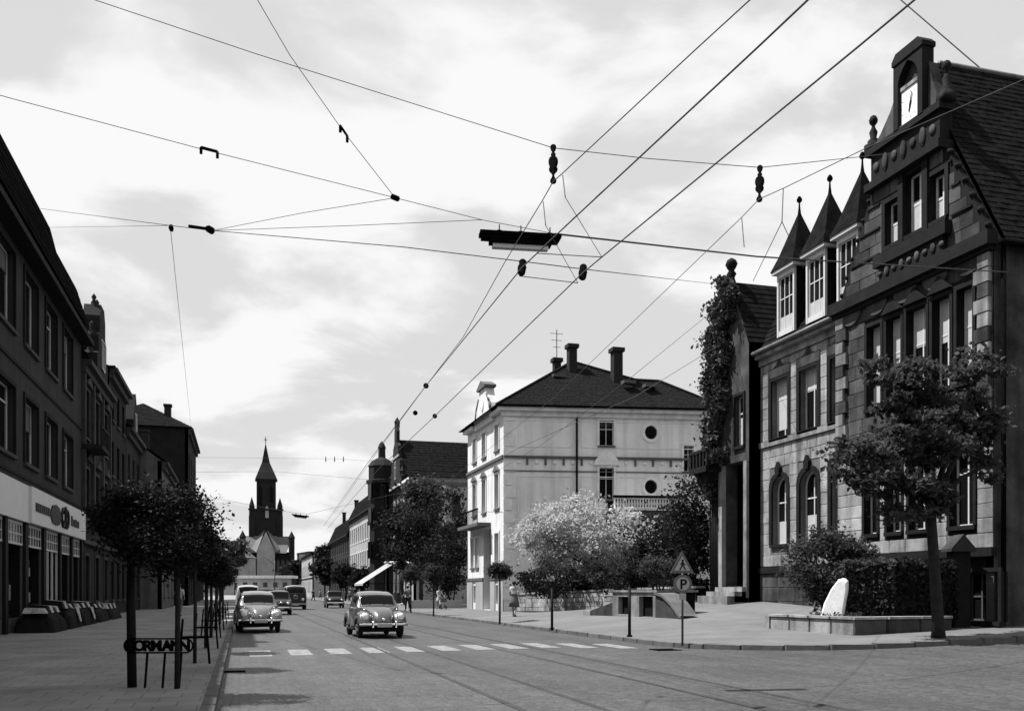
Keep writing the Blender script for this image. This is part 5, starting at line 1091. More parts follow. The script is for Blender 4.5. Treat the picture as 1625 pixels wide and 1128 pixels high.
# forecourt tree
X, Y, z = gp(1489, 1012); d = depth(X, Y); q = d / FPX
dc = d + .3; xc, yc_ = from_d(1462, dc)
T = thing('maple_tree', 'leafy broad-crowned tree on the pavement before the clock gable', 'tree', (X, Y, z)); Bs = Vector((X, Y, z))
P_ = []
for (px, py, w_, h_, n_, k_, s_) in ((1460, 690, 200, 130, 7000, 46, 1), (1390, 735, 110, 110, 2600, 18, 2), (1555, 660, 100, 120, 2600, 18, 3), (1460, 790, 110, 90, 2600, 16, 4), (1445, 592, 165, 90, 3000, 22, 5), (1548, 585, 80, 60, 1000, 10, 6), (1345, 700, 60, 60, 700, 8, 7), (1352, 760, 40, 40, 350, 4, 8), (1570, 730, 50, 60, 500, 6, 9)):
    xx, yy = from_d(px, dc + (.4 if s_ % 2 else -.4)); c = (xx, yy, EYE + (HOR - py) * q); pts, cen = clumps(c, (w_ * q / 2, w_ * q / 2.2, h_ * q / 2), k_, int(n_ * .85), .29, 100 + s_, .25, .5); P_.append(pts)
    if True:
        Bf = PD(1480, 800, dc); MB().tube([Bf, Bf.lerp(Vector(c), .5) + Vector((0, 0, .15)), Vector(c), Vector(cen[0])], [.09, .06, .035, .012], 7).build('limb', 'bark', T, True)
link('crown', leaf_mesh('crown', np.concatenate(P_) - np.array(Bs), .15, 'leaf_t', seed=9), T)
MB().tube([Bs - Vector((0, 0, .1)), Bs + Vector((0, 0, .3)), PD(1483, 900, d), PD(1478, 830, d), PD(1478, 740, dc), PD(1462, 640, dc)], [.2, .15, .135, .125, .10, .03], 12).build('trunk', 'bark', T, True)

# ------------------------------------------------------------------ kerbside posts and ball trees on the right
def ball_tree(name, label, X, Y, z, h, r, rz, n, ls, m, tr, seed, group=None, off=(0, 0)):
    T = thing(name, label, 'tree', (X, Y, z), group); c = (X + off[0], Y + off[1], z + h - rz); pts, cen = clumps(c, (r * .92, r * .92, rz * .92), 40, n, .2 * r + .06, seed, .3, .8)
    link('crown', leaf_mesh('crown', pts - np.array((X, Y, z)), ls, m, seed=seed), T)
    MB().tube([(X, Y, z - .05), (X + .01, Y, z + (h - rz) * .5), (X, Y, z + h - rz)], [tr, tr * .9, tr * .7], 8).build('trunk', 'bark', T, True)
    for i in range(5): MB().tube([(X, Y, z + h - 1.8 * rz), Vector(cen[i * 5])], [tr * .4, tr * .1], 5).build('limb', 'bark', T, True)
    return T
for (px, py, top, w, lab, sd_) in ((793, 988, 893, 40, 'clipped ball-headed tree on a slim trunk before the white house', 1), (688, 976, 894, 30, 'clipped ball-headed tree beside the strolling woman with the pram', 2), (652, 971, 896, 28, 'clipped ball-headed tree by the dark trees and the pedestrian crossing', 3)):
    X, Y, z = gp(px, py); q = depth(X, Y) / FPX; rz = (.24 if sd_ == 1 else .42) * w * q * 1.3
    ball_tree('ball_tree', lab, X, Y, z, (py - top) * q, w * q / 2, rz, 5000, .085, 'leaf_m', .045, 130 + sd_)
for px, py, top, lab in ((876, 998, 932, 'bare dark wooden post at the kerb before the garden wall'), (999, 1010, 928, 'bare dark wooden post at the kerb before the cellar stair')):
    X, Y, z = gp(px, py); q = depth(X, Y) / FPX; b = MB(); b.tube([(X, Y, z - .05), (X, Y, z + (py - top) * q - .05)], [.05, .045], 8); b.tube([(X, Y, z + (py - top) * q - .05), (X, Y, z + (py - top) * q)], [.045, .02], 8)
    P = thing('kerb_post', lab, 'post', (X, Y, z)); b.build('shaft', 'wood', P, True); MB().tube([(X, Y, z + .01), (X, Y, z + .06)], .09, 8).build('foot', 'wood', P)
# signpost
X, Y, z = gp(1083, 1021); d = depth(X, Y); q = d / FPX; F = Fr(X, Y, CP, -SP)
S = thing('road_sign', 'pedestrian warning triangle over a round parking sign on one post', 'sign', (X, Y, z)); zz_ = lambda py: EYE + (HOR - py) * q; uu = lambda px: (px - 1083) * q
MB().tube([(X, Y, z - .05), (X, Y, zz_(885))], .03, 8).build('post', 'iron_g', S, True)
tri = [(uu(1063), zz_(909)), (uu(1101), zz_(909)), (uu(1082), zz_(874))]; c = (uu(1082), zz_(897)); ins = lambda p, s_: (c[0] + (p[0] - c[0]) * s_, c[1] + (p[1] - c[1]) * s_)
t = MB().prism(tri, -.06, -.035, F).build('warning_triangle', 'sign_g', S); MB().prism([ins(p, .66) for p in tri], -.066, -.0605, F).build('triangle_field', 'sign_w', t)
cx_, cz_ = uu(1082), zz_(898); s_ = .13
b = MB().prism([(cx_ - .02, cz_ + .02), (cx_ + .04, cz_ + .02), (cx_ + .035, cz_ + s_ * .85), (cx_ - .015, cz_ + s_ * .85)], -.072, -.0665, F).prism([(cx_ - .02, cz_ + .02), (cx_ - .08, cz_ - .09), (cx_ - .05, cz_ - .1), (cx_ + .02, cz_ + .02)], -.072, -.0665, F).prism([(cx_ + .005, cz_ + .02), (cx_ + .07, cz_ - .1), (cx_ + .1, cz_ - .09), (cx_ + .04, cz_ + .02)], -.072, -.0665, F).prism([(cx_ + .035, cz_ + .1), (cx_ + .09, cz_ + .03), (cx_ + .075, cz_ + .02), (cx_ + .03, cz_ + .06)], -.072, -.0665, F).prism([(cx_ - .015, cz_ + .1), (cx_ - .06, cz_ + .04), (cx_ - .045, cz_ + .03), (cx_ - .015, cz_ + .06)], -.072, -.0665, F).prism([(cx_ + .01 + .032 * math.cos(a), cz_ + s_ * .85 + .035 + .032 * math.sin(a)) for a in np.linspace(0, 6.0, 10)], -.072, -.0665, F); b.build('walking_figure', 'ink', t)
def disc(r, v0, v1, py, px=1083): return MB().prism([(uu(px) + r * math.cos(a), zz_(py) + r * math.sin(a)) for a in np.linspace(0, 2 * math.pi, 29)[:-1]], v0, v1, F)
dsc = disc(14.5 * q, -.06, -.035, 926).build('round_sign', 'sign_g', S); disc(10.5 * q, -.066, -.0605, 926).build('sign_field', 'sign_w', dsc)
text('P', .36, F, uu(1083) + .01, -.070, zz_(926) - .13, 'ink', dsc, align='CENTER', bold=.008, ext=.003)
pl_ = MB().box((uu(1077), -.058, zz_(951)), (uu(1088), -.035, zz_(941)), F).build('supplement_plate', 'sign_w', S)

# ================================================================== SHADED PAVEMENT: trees with guards, sign, stalls
def guard(X, Y, z, par, h=.85, r=.32, bar=.5):
    for a in (90, 210, 330):
        p = Vector((X + r * math.cos(R(a)), Y + r * math.sin(R(a)), z)); MB().tube([p - Vector((0, 0, .04)), p + Vector((-(p.x - X) * .25, -(p.y - Y) * .25, h))], .022, 6).build('guard_leg', 'iron', par, True)
    pts = [(X + r * .82 * math.cos(t), Y + r * .82 * math.sin(t), z + bar) for t in np.linspace(0, 2 * math.pi, 17)]; MB().tube(pts, .016, 6).build('guard_ring', 'iron', par, True)
row = [(lp(281, 1092), 2.9, .86, .60, 'clipped dark street tree standing over the lettered bed rail', .04),
       (lp(309, 1052), 2.85, .66, .58, 'clipped dark street tree, second along the shaded kerb from the lettered rail', .035),
       (lp(327, 1028), 2.6, .58, .5, 'clipped dark street tree, third along the shaded kerb from the lettered rail', .05),
       ((-.85, 29.2, .12), 2.5, .52, .46, 'clipped dark street tree, fourth along the shaded kerb from the lettered rail', .05),
       ((-.85, 34.8, .12), 2.45, .52, .46, 'clipped dark street tree, fifth along the shaded kerb from the lettered rail', .05),
       ((-.85, 41, .12), 2.5, .6, .5, 'clipped dark street tree, sixth along the shaded kerb from the lettered rail', .05),
       ((-.85, 48, .12), 2.6, .65, .5, 'clipped dark street tree, seventh along the shaded kerb from the lettered rail', .05)]
for i, (p, h, r, rz, lab, tr) in enumerate(row):
    T = ball_tree('clipped_tree', lab, p[0], p[1], .12, h, r, rz, 15000 if i < 3 else 6000, .058 if i < 3 else .08, 'leaf_k', tr, 200 + i, 'clipped trees along the shaded kerb', off=(-.36, 0) if i == 0 else (-.22, 0) if i == 1 else (0, 0))
    if i: guard(p[0], p[1], .12, T)
p = lp(255, 1092); d = depth(p[0], p[1]) + .12; q = d / FPX; X, Y = from_d(255, d); F = Fr(X, Y, CP, -SP); u_ = lambda px: (px - 255) * q; z_ = lambda py: EYE + (HOR - py) * q
BR = thing('lettered_rail', 'low black iron bed rail with cut-out letters on thin legs', 'railing', (X, Y, .12), None)
za, zb_ = z_(1035), z_(1013); r_ = (zb_ - za) / 2; zc = (za + zb_) / 2; uL, uR = u_(197) + r_, u_(306) - r_
pts = [F(uR + r_ * math.cos(t), 0, zc + r_ * math.sin(t)) for t in np.linspace(-math.pi / 2, math.pi / 2, 9)] + [F(uL + r_ * math.cos(t), 0, zc + r_ * math.sin(t)) for t in np.linspace(math.pi / 2, 1.5 * math.pi, 9)]
MB().tube(pts + [pts[0]], .013, 6).build('frame', 'iron', BR, True)
for ch, px in zip('GORMANN', (207, 221, 234, 248, 265, 279, 293)): text(ch, .205, F, u_(px), .0, za + .03, 'iron', BR, name='letter', align='CENTER', bold=.010, ext=.012)
for px in (234, 262, 288): MB().tube([F(u_(px), .0, za), F(u_(px - 3), -.03, .10)], .017, 6).build('leg', 'iron', BR)
b = MB().tube([F(u_(207), .06, .1), F(u_(205), .06, 1.3), F(u_(206), .06, 2.4)], [.066, .062, .055], 10); b.solo('tree_stake', 'wood', 'thick dark wooden stake standing at the end of the lettered rail', 'stake', F(u_(206), .06, .12), smooth=True)

# stalls with cloths in front of the shop
def stall(label, Y, w, z, drape, seed):
    g = random.Random(seed); X = -6.5; S_ = thing('display_stall', label, 'stall', (X, Y, .12), 'goods stalls before the shops')
    P = []
    for i in range(25):
        a = i / 24 * 2 - 1; rowp = []
        for j in range(17):
            c = j / 16 * 2 - 1; e = max(0., 1 - abs(a) ** 5) * max(0., 1 - abs(c) ** 5); wob = .10 * math.sin(a * 7 + seed) * math.cos(c * 4 + seed * 2) + .06 * math.sin(a * 17 + c * 9 + seed)
            rowp.append((X + c * .62 * (1 + .05 * math.sin(a * 23 + seed)), Y + a * w / 2, .125 + z * (e ** .45) * (1 + wob) * .98))
        P.append(rowp)
    grid_mesh('cloth', np.array(P), 'cloth_s', S_, org=(X, Y, .12))
    b = MB()
    for sy in (-1, 1):
        for sx in (-1, 1): MB().tube([(X + sx * .4, Y + sy * (w / 2 - .1), .1), (X + sx * .4, Y + sy * (w / 2 - .1), .12 + z * .9)], .03, 6).build('leg', 'wood', S_)
    for k in range(5):
        a = Y - w / 2 + w * (k + .5) / 5; hh = g.uniform(.06, .22)
        z2 = z + .06; MB().add([(X - .35, a - w * .09, .14 + z), (X + .36, a - w * .085, .14 + z), (X + .36, a + w * .085, .14 + z), (X - .35, a + w * .09, .14 + z), (X - .28, a - w * .07, .24 + z + hh), (X + .28, a - w * .06, .24 + z + hh * .7), (X + .28, a + w * .06, .24 + z + hh * .75), (X - .28, a + w * .07, .24 + z + hh)], [(4, 5, 6, 7), (0, 1, 5, 4), (1, 2, 6, 5), (2, 3, 7, 6), (3, 0, 4, 7)]).build('folded_goods', 'goods' if (k + seed) % 2 else 'cloth_s', S_)
    if drape:
        MB().add([(X + .55, Y + .1, .16 + z), (X + .56, Y + .75, .16 + z), (X + .69, Y + .6, .12 + z * .35), (X + .69, Y + .3, .12 + z * .3)], [(0, 1, 2, 3)]).build('hanging_cloth', 'goods', S_)
for args in (('dark draped goods stall below the white lettered bar of the fascia', 35.2, 2.6, .62, 0, 1), ('dark draped goods stall with a pale heap on top', 38.4, 2.7, .72, 1, 2), ('dark draped goods stall with white cloths hanging down', 42.0, 3.2, .68, 1, 3), ('dark draped goods stall at the shop entrance end', 46.0, 3.2, .62, 0, 4), ('low draped stall before the ornate house', 50.5, 3.4, .5, 0, 5)): stall(*args)

# ================================================================== VEHICLES
def cr_(P, n):
    """Catmull-Rom resampling along axis 0"""
    P = np.asarray(P, float); out = []
    m = len(P)
    for i in range(m - 1):
        p0, p1, p2, p3 = P[max(i - 1, 0)], P[i], P[i + 1], P[min(i + 2, m - 1)]
        for k in range(n):
            t = k / n; out.append(.5 * (2 * p1 + (p2 - p0) * t + (2 * p0 - 5 * p1 + 4 * p2 - p3) * t * t + (3 * p1 - p0 - 3 * p2 + p3) * t ** 3))
    out.append(P[-1]); return np.array(out)
def loft(stations, n=4):
    S_ = []
    for (y, w, zb, zl, wr, zr, zt) in stations:
        half = [(w * .96, y, zb), (w * 1.015, y, (zb + zl) / 2), (w, y, zl), (wr, y, zr), (wr * .6, y, zt - (zt - zr) * .22), (0, y, zt)]
        S_.append(half + [(-x, yy, zz3) for x, yy, zz3 in half[-2::-1]])
    A = np.array(S_); A = cr_(A, n); A = np.swapaxes(cr_(np.swapaxes(A, 0, 1), n), 0, 1); return A
def panel(A, r0, r1, c0, c1, off, name, m, par, n=4, rim=.012):
    """a piece of the lofted skin lifted off it, with a thin rim"""
    gy = np.gradient(A, axis=0); gx = np.gradient(A, axis=1); N = np.cross(gy, gx); N /= np.linalg.norm(N, axis=2)[..., None] + 1e-9
    cen = A.mean((0, 1)); 
    i0, i1, j0, j1 = int(round(r0 * n)), int(round(r1 * n)), int(round(c0 * n)), int(round(c1 * n))
    S_ = A[i0:i1 + 1, j0:j1 + 1]; Nn = N[i0:i1 + 1, j0:j1 + 1]
    sgn = np.sign(((S_ - cen) * Nn).sum(2).mean()); Nn = Nn * sgn
    P = S_ + Nn * off; a, b_, _ = P.shape
    Q = np.concatenate([P[:1] - Nn[:1] * rim, P, P[-1:] - Nn[-1:] * rim]); Nq = np.concatenate([Nn[:1], Nn, Nn[-1:]]); Q = np.concatenate([Q[:, :1] - Nq[:, :1] * rim, Q, Q[:, -1:] - Nq[:, -1:] * rim], 1)
    return grid_mesh(name, Q, m, par)
def wheel(par, x, y, r=.33, w=.15, cap='chrome'):
    s_ = 1 if x > 0 else -1
    wr_ = MB().lathe([(r * .62, -w / 2), (r * .9, -w / 2), (r, -w * .3), (r, w * .3), (r * .9, w / 2), (r * .62, w / 2)], (x, y, r), 20, 'x').build('tyre', 'tyre', par, True)
    MB().lathe([(r * .63, -.03), (r * .63, s_ * (w / 2 - .02)), (r * .5, s_ * (w / 2 - .03)), (r * .42, s_ * (w / 2 + .0))], (x, y, r), 18, 'x').build('rim', 'car_d', wr_, True)
    MB().lathe([(r * .36, s_ * (w / 2 - .02)), (r * .32, s_ * (w / 2 + .03)), (r * .12, s_ * (w / 2 + .05))], (x, y, r), 16, 'x').build('hubcap', cap, wr_, True)
def headlight(par, x, y, z, r, tilt=R(12)):
    b = MB().lathe([(r * 1.0, .22), (r * 1.12, .08), (r * 1.18, .0), (r * 1.1, -.02)], (0, 0, 0), 18, 'y')
    rot = Matrix.Rotation(-tilt, 3, 'X')
    def tf(b_): b_.v = [tuple(rot @ Vector(p) + Vector((x, y, z))) for p in b_.v]; return b_
    h = tf(b).build('headlight', 'chrome', par, True)
    tf(MB().lathe([(r * 1.02, -.022), (r * .8, -.05), (r * .4, -.066), (.002, -.07)], (0, 0, 0), 18, 'y')).build('lens', 'lens', h, True)
def bar(par, path, hh, th, name, m):
    b = MB(); n = len(path); k = 0
    for i, (x, y, z) in enumerate(path):
        for (dy, dz) in ((0, -hh), (-th, -hh * .5), (-th, hh * .5), (0, hh), (th * .6, 0)): b.v.append((x, y + dy, z + dz))
    for i in range(n - 1):
        for j in range(5): b.f.append((i * 5 + j, i * 5 + (j + 1) % 5, (i + 1) * 5 + (j + 1) % 5, (i + 1) * 5 + j))
    b.f += [tuple(range(5)), tuple(range((n - 1) * 5, n * 5))]
    return b.build(name, m, par, True)
def fender(par, s_, yc, prof, m, zc=.33, flip=1, out=.775):
    rows_ = []
    for th, Rr in prof:
        t = R(th); c = []
        for (x, f) in ((.30, .70), (.37, .92), (.50, 1.02), (.63, 1.0), (.735, .90), (out, .78), (out - .005, .66), (out - .03, .62)):
            c.append((s_ * x, yc - flip * Rr * f * math.cos(t), zc + Rr * f * math.sin(t)))
        rows_.append(c)
    A = cr_(np.array(rows_), 4); A = np.swapaxes(cr_(np.swapaxes(A, 0, 1), 3), 0, 1); return grid_mesh('fender', A, m, par)
def beetle(label, paint, loc, rz):
    T = thing('beetle_car', label, 'car', (0, 0, 0))
    ST_ = [(-1.97, .16, .42, .45, .10, .47, .49), (-1.90, .26, .40, .54, .17, .64, .68), (-1.70, .33, .36, .68, .23, .80, .845), (-1.35, .44, .27, .80, .31, .915, .96), (-1.0, .55, .25, .87, .41, .975, 1.015), (-.80, .64, .25, .92, .52, .995, 1.035),
           (-.68, .685, .25, .95, .575, 1.09, 1.13), (-.46, .71, .25, .96, .57, 1.30, 1.365), (-.15, .73, .25, .97, .555, 1.395, 1.47), (.25, .73, .25, .97, .54, 1.42, 1.50), (.70, .71, .25, .96, .52, 1.35, 1.44), (1.10, .65, .25, .92, .46, 1.19, 1.27), (1.5, .54, .27, .80, .38, .92, 1.02), (1.85, .40, .30, .60, .27, .66, .72), (2.02, .22, .36, .42, .15, .46, .48)]
    A = loft(ST_, 4); grid_mesh('body', A, paint, T)
    MB().box((-.62, -1.55, .2), (.62, 1.6, .34)).build('underbody', 'tyre', T)
    panel(A, .25, 4.75, 2.25, 7.75, .012, 'hood', paint, T, rim=.02)
    panel(A, 5.0, 7.25, 3.0, 7.0, .006, 'windscreen_frame', paint, T); panel(A, 5.5, 7.0, 3.25, 6.75, .012, 'windscreen', 'carglass', T); panel(A, 11.0, 11.9, 3.5, 6.5, .004, 'rear_window', 'carglass', T)
    for c0, c1 in ((2.25, 3.0), (7.0, 7.75)):
        panel(A, 6.75, 9.0, c0, c1, .004, 'side_window', 'carglass', T); panel(A, 9.25, 10.5, c0, c1, .004, 'side_window', 'carglass', T)
    for c0, c1 in ((.25, 2.0), (8.0, 9.75)): panel(A, 6.0, 9.1, c0, c1, .006, 'door', paint, T)
    for s_ in (-1, 1):
        fender(T, s_, -1.2, ((15, .70), (28, .68), (45, .64), (70, .555), (95, .50), (125, .52), (150, .58), (175, .66)), paint)
        fender(T, s_, 1.2, ((-8, .62), (25, .60), (50, .56), (90, .50), (125, .52), (150, .58), (175, .66)), paint, flip=-1)
        MB().box((s_ * .66, -.62, .25), (s_ * .80, .62, .29)).build('running_board', 'tyre', T)
        headlight(T, s_ * .56, -1.80, .70, .105)
        wheel(T, s_ * .645, -1.2); wheel(T, s_ * .63, 1.2)
        MB().ellip((s_ * .52, -1.36, .905), (.035, .07, .03), 8, 6).build('indicator', 'chrome', T, True)
    MB().tube([(.70, -.62, 1.0), (.80, -.66, 1.05)], .008, 5).ellip((.83, -.66, 1.06), (.05, .02, .04), 10, 6).build('mirror', 'chrome', T, True)
    for y0, s2 in ((-2.12, 1), (2.12, -1)):
        pth = [(x, y0 + s2 * (.16 * (abs(x) / .76) ** 3), .45) for x in np.linspace(-.76, .76, 15)]; bm = bar(T, pth, .045, .03 * s2, 'bumper', 'chrome')
        for x in (-.36, .36): MB().lathe([(.03, -.10), (.04, 0), (.03, .10)], (x, y0 - .02 * s2, .46), 8).build('overrider', 'chrome', bm, True)
    MB().box((-.23, -2.165, .37), (.23, -2.15, .48)).build('number_plate', 'sign_w', T)
    MB().lathe([(.012, 0), (.05, -.004), (.05, -.014), (.04, -.018)], (0, -1.965, .60), 14, 'y').build('hood_badge', 'chrome', T, True)
    for x0 in (-.28, .18): MB().tube([(x0, -.80, 1.05), (x0 + .2, -.62, 1.17)], .006, 5).build('wiper', 'iron', T)
    T.location = loc; T.rotation_euler = (0, 0, rz); return T
X, Y, _ = ground(606, 1013); beetle('rounded grey small car driving towards the zebra crossing', 'car', (X, Y + 1.9, .0), R(1.5))
X, Y, _ = ground(409, 1004); beetle('rounded pale small car parked against the shaded kerb', 'car2', (X, Y + 1.9, .0), R(3))

def boxy(name, label, cat, stations, paint, roofm, loc, rz, wins, axles, r, tw, front, group=None, hl=(.55, .7, .09), split=True, emblem=False, plate=True, hoodp=None):
    T = thing(name, label, cat, (0, 0, 0), group); A = loft(stations, 4); grid_mesh('body', A, paint, T)
    MB().poly(A[0].tolist()).build('nose_panel', paint, T); MB().poly(A[-1].tolist()).build('tail_panel', paint, T)
    ws, sides, rear, rf = wins
    if split: panel(A, *ws, 3.2, 4.9, .006, 'windscreen', 'carglass', T); panel(A, *ws, 5.1, 6.8, .006, 'windscreen', 'carglass', T)
    else: panel(A, *ws, 3.25, 6.75, .006, 'windscreen', 'carglass', T)
    for r0, r1 in sides:
        panel(A, r0, r1, 2.25, 3.0, .006, 'side_window', 'carglass', T); panel(A, r0, r1, 7.0, 7.75, .006, 'side_window', 'carglass', T)
    panel(A, *rf, 3.0, 7.0, .005, 'roof_panel', roofm, T)
    if hoodp: panel(A, *hoodp, 2.9, 7.1, .006, 'hood', paint, T)
    w = stations[len(stations) // 2][1]; y0, y1 = stations[0][0], stations[-1][0]
    MB().box((-w * .85, y0 + .4, .22), (w * .85, y1 - .3, .4)).build('underbody', 'tyre', T)
    for s_ in (-1, 1):
        headlight(T, s_ * hl[0], front, hl[1], hl[2], R(4))
        for y in axles: wheel(T, s_ * (w - .09), y, r, tw)
    bar(T, [(x, y0 - .08 + .1 * (abs(x) / w) ** 3, .45) for x in np.linspace(-w, w, 11)], .06, .03, 'bumper', 'car_w'); bar(T, [(x, y1 + .08 - .1 * (abs(x) / w) ** 3, .45) for x in np.linspace(-w, w, 11)], .06, -.03, 'bumper', 'car_w')
    if plate: MB().box((-.26, y0 - .125, .34), (.26, y0 - .115, .46)).build('number_plate', 'sign_w', T)
    if emblem:
        yf = y0 - .02; pts = [(.155 * math.cos(t), yf, 1.0 + .155 * math.sin(t)) for t in np.linspace(0, 2 * math.pi, 21)]; e = MB().tube(pts, .018, 6).build('emblem', 'car_w', T, True)
        MB().tube([(-.06, yf, 1.14), (0, yf, 1.02), (.06, yf, 1.14)], .014, 5).tube([(-.12, yf, 1.08), (-.06, yf, .88), (0, yf, .98), (.06, yf, .88), (.12, yf, 1.08)], .014, 5).build('emblem_letters', 'car_w', e)
    T.location = loc; T.rotation_euler = (0, 0, rz); return T
bus_st = [(-2.06, .52, .42, .95, .42, 1.18, 1.26), (-2.02, .72, .36, 1.08, .60, 1.32, 1.40), (-1.93, .82, .33, 1.16, .70, 1.60, 1.70), (-1.70, .86, .32, 1.20, .74, 1.74, 1.88), (-1.2, .87, .32, 1.22, .75, 1.77, 1.93), (.3, .87, .32, 1.22, .75, 1.77, 1.94), (1.6, .87, .32, 1.22, .75, 1.76, 1.92), (1.95, .82, .34, 1.18, .70, 1.68, 1.84), (2.08, .66, .40, 1.05, .55, 1.40, 1.52)]
X, Y, _ = ground(469, 967); boxy('microbus', 'dark rounded microbus with a pale roof and a round emblem on its nose', 'van', bus_st, 'car_d', 'car_w', (X, Y + 2, 0), R(0), ((.8, 2.6), ((2.8, 3.9), (4.1, 4.9), (5.1, 5.9)), None, (3.1, 6.8)), (-1.35, 1.1), .33, .15, -2.05, hl=(.56, .82, .1), emblem=True)
car_st = [(-1.85, .5, .36, .62, .4, .70, .74), (-1.7, .66, .30, .74, .52, .84, .88), (-1.2, .74, .28, .84, .58, .94, .98), (-.75, .76, .28, .90, .60, .98, 1.02), (-.55, .76, .28, .92, .60, 1.2, 1.24), (-.35, .76, .28, .93, .60, 1.40, 1.46), (.3, .76, .28, .93, .60, 1.42, 1.52), (.9, .76, .28, .92, .58, 1.36, 1.44), (1.25, .74, .28, .90, .55, 1.02, 1.06), (1.7, .68, .30, .80, .5, .86, .9), (1.88, .5, .36, .62, .4, .70, .74)]
X, Y, _ = ground(533, 964.5); boxy('small_saloon', 'dark upright small car with a bright bonnet and windscreen, far along the tram rails', 'car', car_st, 'car_d', 'car_d', (X, Y + 1.8, 0), R(0), ((3.1, 5.0), ((5.1, 6.0), (6.1, 7.2)), None, (5.2, 7.4)), (-1.2, 1.2), .31, .14, -1.78, hl=(.5, .72, .09), split=False, hoodp=(1.0, 2.9))
boxy('small_saloon', 'white saloon far along the shaded kerb beyond the pale van', 'car', car_st, 'car_w', 'car_w', (1.6, 90, 0), R(0), ((3.1, 5.0), ((5.1, 6.0), (6.1, 7.2)), None, (5.2, 7.4)), (-1.2, 1.2), .31, .14, -1.78, hl=(.5, .72, .09), split=False)
boxy('delivery_van', 'pale boxy van parked behind the pale rounded car at the shaded kerb', 'van', bus_st, 'car_w', 'car_w', (.5, 74, 0), R(0), ((.8, 2.6), ((2.8, 3.9), (4.1, 4.9), (5.1, 5.9)), None, (3.1, 6.8)), (-1.35, 1.1), .33, .15, -2.05, hl=(.56, .82, .1))
boxy('small_saloon', 'dark saloon with a light roof standing out from the shaded kerb', 'car', car_st, 'car_d', 'car_w', (2.3, 62, 0), R(0), ((3.1, 5.0), ((5.1, 6.0), (6.1, 7.2)), None, (5.2, 7.4)), (-1.2, 1.2), .31, .14, -1.78, hl=(.5, .72, .09), split=False)

